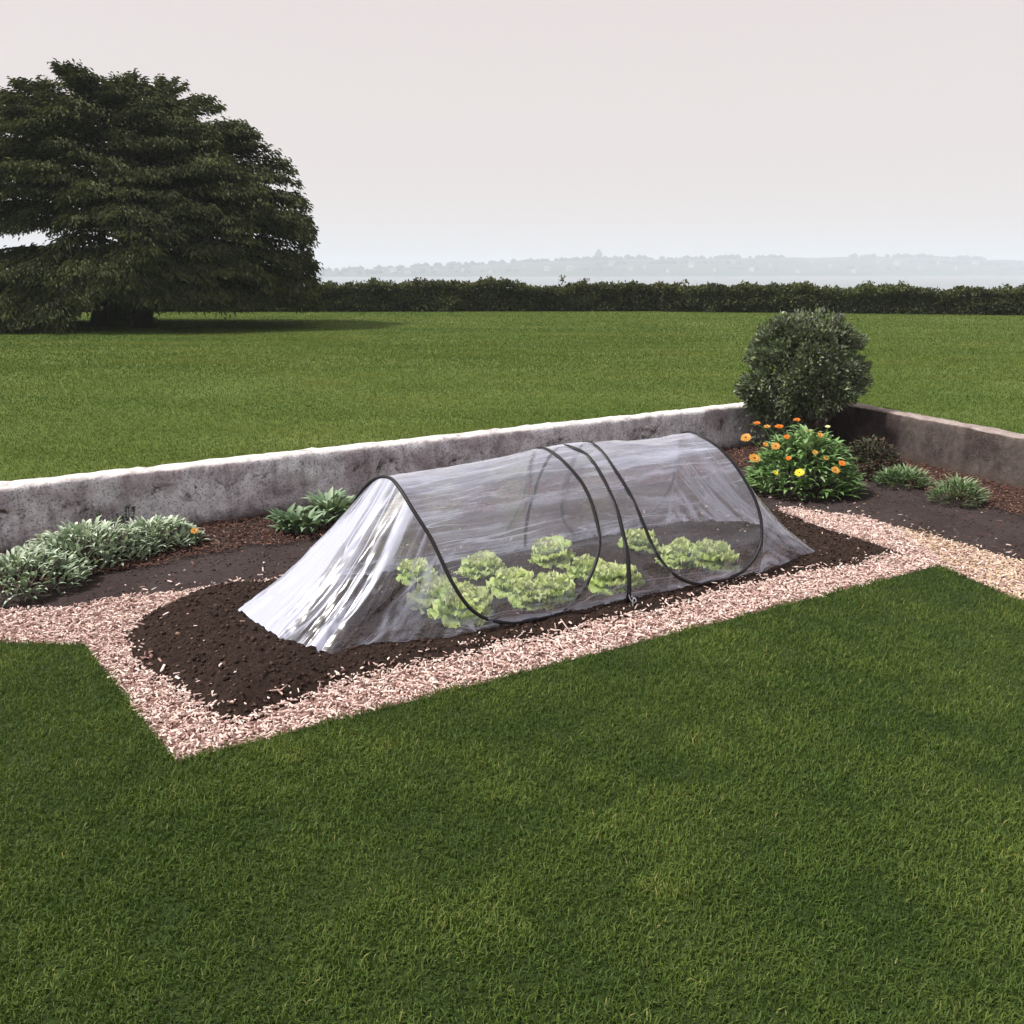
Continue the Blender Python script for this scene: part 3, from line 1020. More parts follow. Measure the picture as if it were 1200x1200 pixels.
for sel, nm, mt, lb in ((~yel, 'wood_chips', 'chip', 'pale pink wood chips spread as a border round the soil mound'),
                        (yel, 'wood_chips', 'chip_yellow', 'straw coloured wood chips on the path at the right edge')):
    chips(cand[sel], hz[sel], ln[sel], (.004 + .009 * rng.random(n) ** 1.3)[sel], (.002 + .003 * rng.random(n))[sel], .28, tone[sel], nm, M[mt], lb, 'wood chips')

# reddish bark near the walls
n = 210000
cand = np.column_stack([scatter(n, (-5, 3.8), (5.6, 8.7)), np.zeros(n)])
ws = wall_side(cand[:, :2])
wob = (fbm(cand[:, 0] * 3, cand[:, 1] * 3, seed=31) - .5) * .35
k = (ws < -.0) & (ws > -.72 + wob) & (rng.random(n) < .9)
k2 = (ws < 0) & (ws > -1.6) & (rng.random(n) < .025) & ~in_poly(cand, mulch_poly)
k = (k | k2) & (~in_poly(cand, soil_poly))
cand = cand[k]
n = len(cand)
chips(cand, .0 + .012 * rng.random(n), .010 + .022 * rng.random(n) ** 1.5, .004 + .008 * rng.random(n), .002 + .003 * rng.random(n), .3,
      np.clip(rng.normal(.45, .25, n), 0, 1), 'bark_mulch', M['bark'], 'reddish brown bark chips on the bed along the foot of the walls', 'bark mulch')

# ------------------------------------------------------------------ the pop-up tunnel
ctr = T(1.4, .38, 0.0)
tun = empty('grow_tunnel', ctr, 'clear plastic pop-up grow tunnel with black hoops over the lettuces on the soil mound', 'grow tunnel')


def flare(s):
    a = np.clip((s + .05) / .55, 0, 1)
    b = np.clip((2.75 - s) / .5, 0, 1)
    sm = lambda t: t * t * (3 - 2 * t)
    return .095 * sm(a) * sm(b)


def S(s, th):
    """point of the tunnel skin; th in degrees from the top, positive to the front"""
    s = np.asarray(s, float)
    th = np.asarray(th, float)
    r = np.radians(th)
    # the film sags a little between its hoops
    def well(c, w):
        return np.exp(-((s - c) / w) ** 2)
    k = 1 - .022 * well(.82, .25) - .018 * well(1.92, .2)
    v = W0 * np.sin(r) * k + np.sign(th) * flare(s) * np.abs(np.sin(r)) ** 5
    z = H0 * np.cos(r) * k * (1 - .085 * np.clip((1.25 - s) / .9, 0, 1)) + .028      # the near hoop has slumped
    return T(s, W0 - v, z)


def tabl(th, tab):
    tab = np.array(tab, float)
    return np.interp(th, tab[:, 0], tab[:, 1])


left_tab = [(-90, .10), (-75, .17), (-60, .235), (-45, .30), (-20, .365), (0, .385), (12, .39), (31, .41), (49.5, .46), (68, .51), (81, .58), (90, .60)]
right_tab = [(-90, 2.40), (-70, 2.40), (-50, 2.36), (-25, 2.25), (0, 2.185), (8, 2.19), (30, 2.265), (51, 2.335), (60, 2.352), (68, 2.355), (78, 2.335), (90, 2.30)]
ths = np.linspace(-90, 90, 150)
ns = 240
sl, sr = tabl(ths, left_tab), tabl(ths, right_tab)
tt = np.linspace(0, 1, ns)
SSg = sl[:, None] + (sr - sl)[:, None] * tt[None]
THg = np.repeat(ths[:, None], ns, 1)
P = S(SSg, THg)
e = 1e-3
nrm = unit(np.cross(S(SSg + e, THg) - S(SSg - e, THg), S(SSg, THg + .1) - S(SSg, THg - .1)))
arc = np.radians(THg) * .55
wr = (fbm(SSg * 2.0 + arc * 1.2, arc * 11 - SSg * 2.2, seed=41) - .5) * .028          # long slanting tension creases
wr += (fbm(SSg * 9, arc * 9, seed=43) - .5) * .012
free = np.minimum(1, np.minimum(np.abs(SSg - sl[:, None]), np.abs(SSg - sr[:, None])) / .08)
low = np.clip((np.abs(THg) - 62) / 25, 0, 1)
crump = (fbm(SSg * 16, arc * 20, seed=47) - .5) * .035 * low
P = P + nrm * ((wr + crump) * free)[..., None]
hem_z, _ = soil_z(P[-1])
P[-1, :, 2] = np.maximum(hem_z + .008, .01) + .012 * fbm(SSg[-1] * 9, 0 * SSg[-1], seed=5)
P[0, :, 2] = .02
tone = np.ones_like(SSg)
tone *= np.interp(np.abs(THg), [0, 35, 55, 70, 80, 90], [1.9, 1.8, 1.1, .33, .7, 2.4])  # sky veil painted as opacity: milky on top, clear low; thick hem
tone *= np.where(THg < 0, 1.35, 1)                                     # back half made milkier still, veiling the far hoops
o = mesh_obj('film_cover', P.reshape(-1, 3), grid_faces(len(ths), ns), M['film'], tun, tone=tone, uv=np.stack([SSg, arc], -1).reshape(-1, 2))


def end_panel(tab, hem_pts, th_of_hem, name, label, white_op, seed, amp):
    """film gathered from a hoop down to its pegged edge on the soil"""
    nth, nu = 240, 70
    th = np.linspace(-90, 90, nth)
    a = S(tabl(th, tab), th)
    hp = np.array(hem_pts, float)
    s_ = np.interp(th, th_of_hem, hp[:, 0])
    p_ = np.interp(th, th_of_hem, hp[:, 1])
    z_ = np.interp(th, th_of_hem, hp[:, 2])
    b = T(s_, p_, 0 * s_)
    sz_, _d = soil_z(b)
    b[:, 2] = sz_ + .008 + z_
    u = np.linspace(0, 1, nu)
    Pq = a[:, None] * (1 - u)[None, :, None] + b[:, None] * u[None, :, None]
    # slight belly inwards
    TH, U = np.meshgrid(th, u, indexing='ij')
    Pq[..., 2] -= .05 * np.sin(np.pi * U) * np.clip(np.cos(np.radians(TH)), 0, 1)
    du = Pq[:, 1:] - Pq[:, :-1]
    du = np.concatenate([du, du[:, -1:]], 1)
    dt = np.gradient(Pq, axis=0)
    nr = unit(np.cross(du, dt))
    fold = (fbm(TH / 17 + U * 1.0, U * .9, seed=seed) - .5) * 2.2 + (fbm(TH / 7 + U * .8, U * 1.6, o=2, seed=seed + 3) - .5) * .8
    env = np.sin(np.pi * np.clip(U * .92 + .04, 0, 1)) ** .7
    crum = (fbm(TH / 4, U * 22, seed=seed + 9) - .5) * .9 * np.clip((U - .7) / .3, 0, 1)
    loose = (fbm(TH / 11 + U * 2, U * 5 + TH / 40, o=3, seed=seed + 15) - .5) * .9
    Pq = Pq + nr * ((fold + crum + loose) * env * amp)[..., None]
    tone = np.interp(TH, white_op[0], white_op[1]) * (1 + .25 * np.clip((U - .93) / .07, 0, 1))
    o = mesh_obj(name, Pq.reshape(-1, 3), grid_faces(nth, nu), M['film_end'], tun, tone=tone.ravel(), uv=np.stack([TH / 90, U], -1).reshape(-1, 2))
    o['label'] = label
    return o


lt = G(280, 725, .05)
s_l, p_l = to_sp(lt[None])
mid = G(328, 757, .04)
s_m, p_m = to_sp(mid[None])
fc = G(388, 772, .03)
s_f, p_f = to_sp(fc[None])
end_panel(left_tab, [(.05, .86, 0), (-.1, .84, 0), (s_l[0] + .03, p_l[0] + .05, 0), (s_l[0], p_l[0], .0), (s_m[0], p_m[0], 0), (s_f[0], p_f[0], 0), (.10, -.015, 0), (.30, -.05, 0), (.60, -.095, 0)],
          [-90, -72, -50, -35, 5, 32, 50, 68, 90], 'end_panel', 'gathered end panel, white with painted glare and long creases',
          ([-90, -50, 0, 16, 36, 50, 64, 80, 90], [1.3, 1.7, 2.4, 1.6, .95, .55, .3, .4, 1.0]), 61, .022)  # glare painted as near-opaque film towards the back and top
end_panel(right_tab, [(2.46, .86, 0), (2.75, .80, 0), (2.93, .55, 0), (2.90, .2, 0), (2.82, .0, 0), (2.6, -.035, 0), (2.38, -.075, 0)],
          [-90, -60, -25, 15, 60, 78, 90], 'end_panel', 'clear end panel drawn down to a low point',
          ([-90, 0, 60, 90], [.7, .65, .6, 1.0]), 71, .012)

# sprung wire loops in black sleeves
loops = [
    [(.39, 4), (.395, 16), (.41, 30.5), (.432, 40), (.46, 49.5), (.51, 68), (.595, 81), (.74, 88), (.91, 90), (1.0, 89.3), (1.09, 87), (1.21, 78), (1.30, 66), (1.322, 53.5), (1.31, 38.5), (1.26, 21), (1.235, 6),
     (1.235, -12), (1.28, -35), (1.32, -52), (1.32, -66), (1.24, -80), (1.08, -87), (.85, -90), (.58, -87), (.36, -80), (.25, -66), (.285, -50), (.325, -35), (.372, -12)],
    [(1.51, 4), (1.51, 14), (1.52, 28), (1.56, 46.5), (1.605, 67.5), (1.65, 76), (1.73, 83), (1.84, 88), (1.96, 90), (2.1, 89.2), (2.205, 86.5), (2.315, 78), (2.352, 68), (2.35, 59), (2.332, 51.5), (2.263, 30), (2.195, 10),
     (2.20, -10), (2.27, -30), (2.36, -52), (2.39, -66), (2.32, -80), (2.16, -87), (1.96, -90), (1.78, -87), (1.66, -80), (1.60, -66), (1.57, -48), (1.54, -25), (1.52, -8)],
]
for lp in loops:
    lp = np.array(lp, float)
    c = catmull(lp, 10, True)
    pts = S(c[:, 0], c[:, 1])
    pts = pts + PE * (np.clip(-c[:, 1] / 20, 0, 1) * .02)[:, None]        # the back half lies in its sleeve outside the film
    pts[:, 2] = np.maximum(pts[:, 2], .035)
    mbx = MB()
    v, f = tube(pts, .0088, 8, True)
    mbx.add(v, f)
    mbx.build('frame_loop', M['black_sleeve'], tun)
# joining seam between the two modules, and its draw cord and peg
thS = np.linspace(-88, 90, 90)
sS = np.interp(thS, [-90, 0, 5, 16, 38, 53, 71, 90], [1.38, 1.365, 1.37, 1.41, 1.44, 1.455, 1.45, 1.435]) + .006 * (fbm(thS / 12, 0 * thS, seed=3) - .5)
pts = S(sS, thS)
wob = .75 + .5 * fbm(thS / 7, 0 * thS + 3, seed=9)
mbx = MB()
v, f = tube(pts, .0085 * wob * (1 + .5 * np.clip((thS - 45) / 40, 0, 1)), 8)
mbx.add(v, f)
mbx.build('seam_band', M['black_sleeve'], tun)
base = S(1.435, 90)
mbx = MB()
cord = catmull([base + np.array([0, 0, .05]), base + np.array([.005, -.02, .025]), base + np.array([.02, -.05, .012]), base + np.array([.035, -.035, .02]), base + np.array([.012, -.01, .03])], 6)
v, f = tube(cord, .003, 6)
mbx.add(v, f)
mbx.build('draw_cord', M['grey_cord'], tun)
mbx = MB()
pk = catmull([base + np.array([.02, -.045, -.05]), base + np.array([.018, -.047, .0]), base + np.array([.017, -.047, .028]), base + np.array([.024, -.051, .037]), base + np.array([.031, -.053, .028]), base + np.array([.030, -.053, .018])], 6)
v, f = tube(pk, .0028, 6)
mbx.add(v, f)
mbx.build('ground_peg', M['steel'], tun)

# ------------------------------------------------------------------ lettuces
def lettuce_mesh(seed):
    mbx = MB()
    global rng
    keep_, rng = rng, np.random.default_rng(seed)
    for ring, (n_, r0, e0, e1, L_, W_) in enumerate([(9, .022, .4, -.4, .14, .125), (10, .018, .75, -.1, .135, .115), (10, .014, 1.05, .35, .125, .105), (8, .009, 1.3, .8, .11, .09), (6, .004, 1.45, 1.2, .09, .075)]):
        az = np.arange(n_) * 6.283 / n_ + ring * .4 + rng.normal(0, .15, n_)
        Pb = np.stack([np.cos(az) * r0, np.sin(az) * r0, np.full(n_, .012 + .008 * ring)], -1)
        Kk = 12
        t = np.linspace(0, 1, Kk + 1)
        for i in range(n_):
            L1, W1 = L_ * rng.uniform(.8, 1.15), W_ * rng.uniform(.85, 1.15)
            ea, eb = e0 + rng.normal(0, .12), e1 + rng.normal(0, .25)
            pit = ea + (eb - ea) * t ** 1.4
            h = np.concatenate([[0], np.cumsum(np.cos(pit[:-1]) * L1 / Kk)])
            zz_ = np.concatenate([[0], np.cumsum(np.sin(pit[:-1]) * L1 / Kk)])
            cx = np.array([-1, -.88, -.72, -.5, -.25, 0, .25, .5, .72, .88, 1.0])
            wprof = W1 * .5 * np.clip(np.sin(np.pi * (t * .86 + .06)) ** .7, 0, 1) * (.45 + .55 * np.clip(t * 2.2, 0, 1))
            TT, CX = np.meshgrid(t, cx, indexing='ij')
            w = wprof[:, None] * CX
            ph = rng.random(4) * 6.28
            edge_ = np.clip(np.maximum(np.abs(CX) ** 1.5, TT ** 2.5), 0, 1)
            ruff = (np.sin(TT * 17 + ph[0] + CX * 3) * .5 + np.sin(CX * 9 + ph[1] + TT * 5) * .5 + .8 * np.sin(TT * 27 + CX * 15 + ph[2])) * .017 * edge_
            cup = .35 * np.abs(w) ** 1.0 * (1 if ring > 1 else .4)
            blis = (fbm(TT * 6 + ph[3], CX * 4 + ph[2], seed=seed % 7) - .5) * .016
            d_ = np.array([math.cos(az[i]), math.sin(az[i]), 0])
            s_ = np.array([-d_[1], d_[0], 0])
            up_ = np.stack([-np.sin(pit), np.cos(pit)], -1)
            off = ruff + blis + cup
            X = Pb[i] + (h[:, None] + up_[:, :1] * off)[..., None] * d_ + w[..., None] * s_ + (zz_[:, None] + up_[:, 1:] * off)[..., None] * np.array([0, 0, 1.0])
            tn = np.clip(.34 + .09 * ring + .22 * edge_ + rng.normal(0, .07) + .1 * (blis / .008), 0, 1)
            mbx.add(X.reshape(-1, 3), grid_faces(Kk + 1, 11), tn.ravel())
    rng = keep_
    return mbx


lets = [
    (512, 694, .030, 1.06, 'pale lettuce nearest the white end, left one of the touching front pair'),
    (546, 711, .030, 1.18, 'biggest lettuce, crossed by the first black hoop near the front edge'),
    (487, 664, .03, .8, 'dim lettuce seen through the creases of the white end panel'),
    (563, 660, .05, 1.0, 'lettuce in the back row just right of the first hoop'),
    (600, 680, .05, .98, 'bright lettuce with bare soil on its left, middle of the first hoop bay'),
    (628, 696, .04, .96, 'lettuce in front of the bright one, left of a touching pair'),
    (656, 694, .04, .98, 'lettuce against the lower inside of the second hoop'),
    (648, 644, .05, 1.02, 'hazy lettuce in the back row left of the second hoop'),
    (689, 664, .05, .95, 'lettuce straddled by the second black hoop'),
    (717, 674, .05, 1.0, 'lettuce immediately left of the dark middle seam'),
    (754, 686, .04, .9, 'smallest lettuce in front, immediately beside the seam foot'),
    (747, 629, .05, .9, 'lettuce at the back between the seam and the third hoop'),
    (798, 646, .05, 1.04, 'left lettuce of the two inside the last round hoop'),
    (843, 655, .05, 1.15, 'rightmost lettuce, inside the last round hoop'),
]
prots = []
for k in range(7):
    mo = lettuce_mesh(100 + k)
    prots.append(mo)
first = {}
for i, (px, py, zc, sc_, lb) in enumerate(lets):
    p = G(px, py + 3, .075)
    s0_, p0_ = to_sp(p[None])
    p = T(s0_[0], max(p0_[0], .125), .0)
    zz_, _ = soil_z(np.array([[p[0], p[1], 0]]))
    k = i % 7
    if k not in first:
        o = prots[k].build('lettuce', M['lettuce'])
        first[k] = o
    else:
        o = first[k].copy()
        COL.objects.link(o)
    o.location = (p[0], p[1], float(zz_[0]) - .008)
    o.rotation_euler = (rng.normal(0, .08), rng.normal(0, .08), rng.random() * 6.28)
    o.scale = (sc_ * .87, sc_ * .87, sc_ * .92)
    tag(o, lb, 'lettuce', 'lettuces under the tunnel')

# ------------------------------------------------------------------ bed plants
def strip_plant(name, loc, label, cat, mat, n, rad, L, Wd, e0, e1, group=None, fold=.3, ruf=.15, zjit=.0, K=5, ell=(1, 1, 0), stems=0, dome=0., part='foliage', tshift=0, az_out=.7):
    """clump of arching leaves; returns the Empty"""
    e_ = empty(name, loc, label, cat, group)
    r = rad * np.sqrt(rng.random(n))
    a = rng.random(n) * 6.283
    x, y = r * np.cos(a) * ell[0], r * np.sin(a) * ell[1]
    c_, s_ = math.cos(ell[2]), math.sin(ell[2])
    Px = np.stack([x * c_ - y * s_, x * s_ + y * c_, zjit * rng.random(n) * (1 - (r / rad) ** 2) ** .5 + dome * (1 - (r / rad) ** 2)], -1) + np.array(loc)
    az = np.arctan2(Px[:, 1] - loc[1], Px[:, 0] - loc[0]) + rng.normal(0, az_out, n)
    Ln = rng.uniform(L[0], L[1], n)
    v, f, per = arch_leaves(Px, az, rng.uniform(e0[0], e0[1], n), rng.uniform(e1[0], e1[1], n), Ln, Ln * rng.uniform(Wd[0], Wd[1], n), K, fold, ruf)
    tn = np.repeat(np.clip(rng.normal(.45 + tshift, .2, n), 0, 1), per)
    tn = np.clip(tn + .18 * np.tile(np.repeat(np.linspace(-.5, 1, K + 1), 3), n), 0, 1)
    mesh_obj(part, v, f, mat, e_, tone=tn)
    if stems:
        mbx = MB()
        for i in range(stems):
            a = rng.random() * 6.28
            q = rng.random() ** .5 * rad * .7
            p0 = np.array(loc) + np.array([math.cos(a) * q * ell[0] * .4, math.sin(a) * q * ell[1] * .4, -.01])
            p1 = np.array(loc) + np.array([math.cos(a) * q * ell[0], math.sin(a) * q * ell[1], dome + zjit * .7])
            vv, ff = tube(catmull([p0, (p0 + p1) / 2 + rng.normal(0, .01, 3), p1], 4), .004, 5)
            mbx.add(vv, ff)
        mbx.build('stem', M['stem'], e_)
    return e_


def flower(parent, p, r, mat, tilt, n_pet=16, centre=True):
    """a daisy-like head: two rings of petals round a small domed centre"""
    mbx = MB()
    ax = unit(np.array([tilt[0], tilt[1], 1.0]))
    xx = unit(np.cross(ax, [0.2, 1, .1]))
    yy = np.cross(ax, xx)
    for ring, (k_, rr_, lift) in enumerate(((n_pet, 1, .12), (n_pet - 4, .7, .32))):
        for i in range(k_):
            t = i * 6.283 / k_ + ring * .2
            d = xx * math.cos(t) + yy * math.sin(t)
            s_ = -xx * math.sin(t) + yy * math.cos(t)
            w = r * .19
            q = rr_ * r * random.uniform(.88, 1.08)
            v = [p + d * r * .12, p + d * q * .6 + s_ * w + ax * q * lift * .8, p + d * q + s_ * w * .6 + ax * q * lift, p + d * q - s_ * w * .6 + ax * q * lift, p + d * q * .6 - s_ * w + ax * q * lift * .8]
            mbx.add(v, np.array([(0, 1, 2, 3, 4)]))
    fo = mbx.build('flower', mat, parent)
    if centre:
        cm = MB()
        v = ico_v * np.array([.24, .24, .16]) * r
        cm.add(p + ax * r * .12 + v[:, :1] * xx + v[:, 1:2] * yy + v[:, 2:] * ax, ico_f)
        cm.build('flower_centre', M['centre'], fo)
    return fo


def stalk(parent, p0, p1, mat):
    v, f = tube(catmull([p0, (np.array(p0) * .5 + np.array(p1) * .5) + np.array([.01, -.008, .02]), p1], 5), .004, 5)
    mb_ = MB()
    mb_.add(v, f)
    return mb_.build('flower_stalk', mat, parent)


def gz(px, py):
    p = G(px, py, 0)
    return np.array([p[0], p[1], -.01])


# grey-green drift at the left, two clumps and a tail
ang = math.atan2(-wdir[1], -wdir[0])
for (px, py, rx, ry, h, n_, lb) in ((102, 658, .40, .22, .13, 1150, 'big grey-green leafy clump at the left edge of the bed below the wall'),
                                    (180, 641, .27, .17, .08, 700, 'lower grey-green leafy clump trailing right beside the big one')):
    e_ = strip_plant('border_plant', gz(px, py), lb, 'plant', M['sage'], n_, 1.0, (.045, .095), (.2, .32), (.5, 1.45), (-.9, .9), 'grey-green border plants',
                     ell=(rx, ry, ang), dome=h, zjit=.08, stems=40, fold=.35, tshift=.12, az_out=1.1)
p = G(228, 622, .12)
wl = strip_plant('border_plant', gz(15, 690), 'grey-green leafy clump furthest left, nearest the wood chips', 'plant', M['sage'], 700, 1.0, (.045, .095), (.2, .32), (.5, 1.45), (-.9, .6),
                 'grey-green border plants', ell=(.36, .26, ang), dome=.12, zjit=.06, stems=25, fold=.35)
par = [c for c in COL.objects if c.name == 'border_plant.001'][0]
fl = flower(par, p, .022, M['amber'], (.3, -.7), 14)
stalk(par, p - np.array([.01, -.02, .1]), p, M['weed'])
# weeds against the wall
for (px, py, h, lb) in ((153, 628, .2, 'thin dark weed sprig growing up the wall behind the grey-green plants'), (118, 636, .2, 'faint thin weed against the wall at the left edge, shorter of two')):
    e_ = empty('weed', gz(px, py), lb, 'weed')
    mbx, st = MB(), MB()
    b0 = np.array(e_.location)
    for i in range(5):
        d = np.array([rng.normal(0, .07), rng.normal(0, .03), h * rng.uniform(.7, 1.15)])
        c = catmull([b0, b0 + d * .5 + rng.normal(0, .01, 3), b0 + d], 6)
        v, f = tube(c, .002, 5)
        st.add(v, f)
        n_ = 22
        idx = rng.integers(3, len(c), n_)
        az = rng.random(n_) * 6.28
        v, f, per = arch_leaves(c[idx], az, rng.uniform(.2, .9, n_), rng.uniform(-.6, .2, n_), rng.uniform(.02, .045, n_), .009, 3)
        mbx.add(v, f, np.repeat(rng.random(n_), per))
    mbx.build('foliage', M['weed'], e_)
    st.build('stem', M['weed'], e_)
# broad-leaved clump
e_ = strip_plant('broadleaf_plant', gz(352, 620), 'dark green broad-leaved rosette plant by the wall left of the tunnel', 'plant', M['foxglove'], 120, .13, (.10, .19), (.24, .34), (.7, 1.45), (-.7, .6),
                 fold=.4, ruf=.2, K=7, zjit=.04)
e_ = strip_plant('broadleaf_plant', gz(388, 606), 'taller pale-tipped broad-leaved plant touching the tunnel end', 'plant', M['foxglove'], 110, .12, (.12, .22), (.2, .3), (.8, 1.45), (-.7, .6),
                 fold=.4, ruf=.2, K=7, zjit=.04, tshift=.15)

# marigold
mc = gz(940, 574)
mg = strip_plant('marigold_plant', mc, 'leafy green marigold clump with orange and yellow flowers below the round shrub', 'flowering plant', M['marigold_leaf'], 1200, .38, (.08, .16), (.2, .34), (.2, 1.4), (-1.1, .3),
                 fold=.3, ruf=.12, zjit=.17, dome=.27, ell=(1, .8, 0), stems=30, tshift=.05)
fl_px = [(887, 496, 'orange', .42, 4.5), (899, 500, 'amber', .40, 4.5), (913, 500, 'orange', .42, 5.5), (934, 492, 'orange', .46, 4.5), (874, 513, 'amber', .36, 7), (909, 523, 'amber', .34, 6),
         (884, 537, 'amber', .27, 7.5), (937, 554, 'yellow', .20, 6.5), (961, 510, 'amber', .38, 4.5), (970, 500, 'cream', .42, 3.5), (979, 551, 'amber', .2, 6), (987, 543, 'orange', .22, 4.5), (909, 554, 'yellow', .2, 4),
         (922, 512, 'orange', .3, 4), (947, 505, 'amber', .4, 3.6), (955, 530, 'amber', .3, 4.2), (924, 537, 'orange', .3, 3.8), (968, 537, 'amber', .3, 3.6), (897, 521, 'amber', .3, 4)]
for (px, py, colr, zf, rpx) in fl_px:
    # each bloom stands on the clump: the upper ones over its middle, the lower ones on its near face
    Yb = mc[1] - .04 - (.34 * np.clip((py - 500) / 55, 0, 1)) - .05 * abs(px - 935) / 60 * 0
    yy = (py - 600) / F
    tq = Yb / (cp - yy * sp)
    q = np.array([(px - 600) / F * tq, Yb, CH - (yy * cp + sp) * tq])
    rr_ = .86 * rpx / F * np.linalg.norm(q - np.array([0, 0, CH]))
    low_ = py > 505
    flower(mg, q, rr_, M[colr], (rng.normal(0, .25), -.75 if low_ else -.3), 14, centre=colr in ('orange', 'amber'))
    stalk(mg, q - np.array([(q[0] - mc[0]) * .3, (q[1] - mc[1]) * .3, .14]), q - np.array([0, 0, .005]), M['marigold_leaf'])

# low plants on the right
strip_plant('low_plant', gz(1057, 568), 'low spiky green tuft in front of the brown wall, nearer the marigold', 'plant', M['heather'], 420, .19, (.05, .11), (.10, .18), (.3, 1.3), (-.6, .6), 'low green tufts by the brown wall',
            dome=.07, zjit=.05, ell=(1, .7, 0), K=4)
strip_plant('low_plant', gz(1122, 588), 'low spiky green tuft further right at the photo edge', 'plant', M['heather'], 420, .17, (.05, .11), (.10, .18), (.3, 1.3), (-.6, .6), 'low green tufts by the brown wall',
            dome=.10, zjit=.06, ell=(1, .8, 0), K=4, tshift=.08)
d_ = strip_plant('dusky_plant', gz(1018, 556), 'dark dusky red-tinged straggly plant between marigold and brown wall', 'plant', M['dusky'], 1500, .27, (.025, .06), (.3, .5), (-.4, 1.2), (-1.2, .6),
                 dome=.16, zjit=.16, ell=(1, .75, -.4), K=3, stems=9)
# ------------------------------------------------------------------ round shrub
bz = gz(934, 528)
sh = empty('shrub', bz, 'rounded grey-green bushy shrub in the corner where the two walls meet', 'shrub')
cc = G(938, 432, .95)
cc = np.array([bz[0], bz[1], 0])
dep = bz[1] * cp + (CH - .9) * sp
cc[2] = CH - ((432 - 600) / F * dep * cp + dep * sp * 0 + 0) if False else 0.0
# height of the crown's centre from its pixel row at the shrub's distance
yy_ = (441 - 600) / F
cc[2] = CH - bz[1] * (yy_ * cp + sp) / (cp - yy_ * sp)
kpx = math.sqrt(bz[0] ** 2 + bz[1] ** 2 + (CH - cc[2]) ** 2) / F
rx, rz = 72 * kpx, 64 * kpx
nC = 120
dirs = unit(rng.normal(size=(nC, 3)))
dirs = dirs[(dirs[:, 2] > -.75) & ~((dirs[:, 2] < -.42) & (dirs[:, 0] > .0))]
lob = .74 + .46 * fbm(dirs[:, 0] * 1.9 + 5, dirs[:, 1] * 1.9, dirs[:, 2] * 1.9 + 4, o=2, seed=3)
cl = cc + dirs * np.array([rx, rx * .85, rz]) * (lob * .86)[:, None]
Pn, Dn, Nn_ = [], [], []
for c in cl:
    n_ = 150
    q = unit(rng.normal(size=(n_, 3))) * (rng.random((n_, 1)) ** .5)
    Pn.append(c + q * np.array([.105, .105, .085]))
    Dn.append(unit(q + unit(c - cc) * .8 + rng.normal(0, .5, (n_, 3)) + np.array([0, 0, .35])))
# inner fill
q = unit(rng.normal(size=(3500, 3))) * (rng.random((3500, 1)) ** .5) * np.array([rx, rx * .85, rz]) * .8
Pn.append(cc + q)
Dn.append(unit(q + rng.normal(0, .4, q.shape)))
# skirt of shoots down to the stems on the left
q = np.column_stack([rng.normal(-.16, .12, 900), rng.normal(-.08, .1, 900), rng.uniform(-.62, -.3, 900)]) 
Pn.append(cc + q)
Dn.append(unit(np.column_stack([rng.normal(0, .6, 900), rng.normal(0, .6, 900), rng.uniform(0, 1, 900)])))
# upright shoots on top
for i in range(26):
    a = rng.random() * 6.28
    rr_ = rng.random() ** .5 * .8
    b0 = cc + np.array([math.cos(a) * rr_ * rx, math.sin(a) * rr_ * rx * .8, rz * math.sqrt(1 - rr_ ** 2) * .93])
    n_ = 26
    Pn.append(b0 + np.column_stack([rng.normal(0, .018, n_), rng.normal(0, .018, n_), rng.random(n_) * .10]))
    Dn.append(unit(rng.normal(0, .6, (n_, 3)) + np.array([0, 0, 1.0])))
Pn, Dn = np.concatenate(Pn), np.concatenate(Dn)
k = wall_side(Pn[:, :2]) < .9
Pn, Dn = Pn[k], Dn[k]
n = len(Pn)
v, f = flat_leaves(Pn, Dn, unit(rng.normal(size=(n, 3)) + np.array([0, 0, .8])), .032 + .022 * rng.random(n), .018 + .012 * rng.random(n))
mesh_obj('crown', v, f, M['shrub'], sh, tone=np.repeat(np.clip(rng.normal(.45, .22, n), 0, 1), 4), smooth=False)
mbx = MB()
for i in range(26):
    a = rng.random() * 6.28
    d = np.array([math.cos(a) * rx * rng.uniform(.2, .75), math.sin(a) * rx * rng.uniform(.2, .6), cc[2] - bz[2] + rng.uniform(-.25, .15)])
    p0 = bz + np.array([rng.normal(0, .07), rng.normal(0, .05), 0])
    c = catmull([p0, p0 + d * np.array([.35, .35, .4]) + rng.normal(0, .02, 3), p0 + d * np.array([.7, .7, .75]), p0 + d], 5)
    v, f = tube(c, np.linspace(.014, .004, len(c)), 6)
    mbx.add(v, f)
mbx.build('stem', M['stem'], sh)

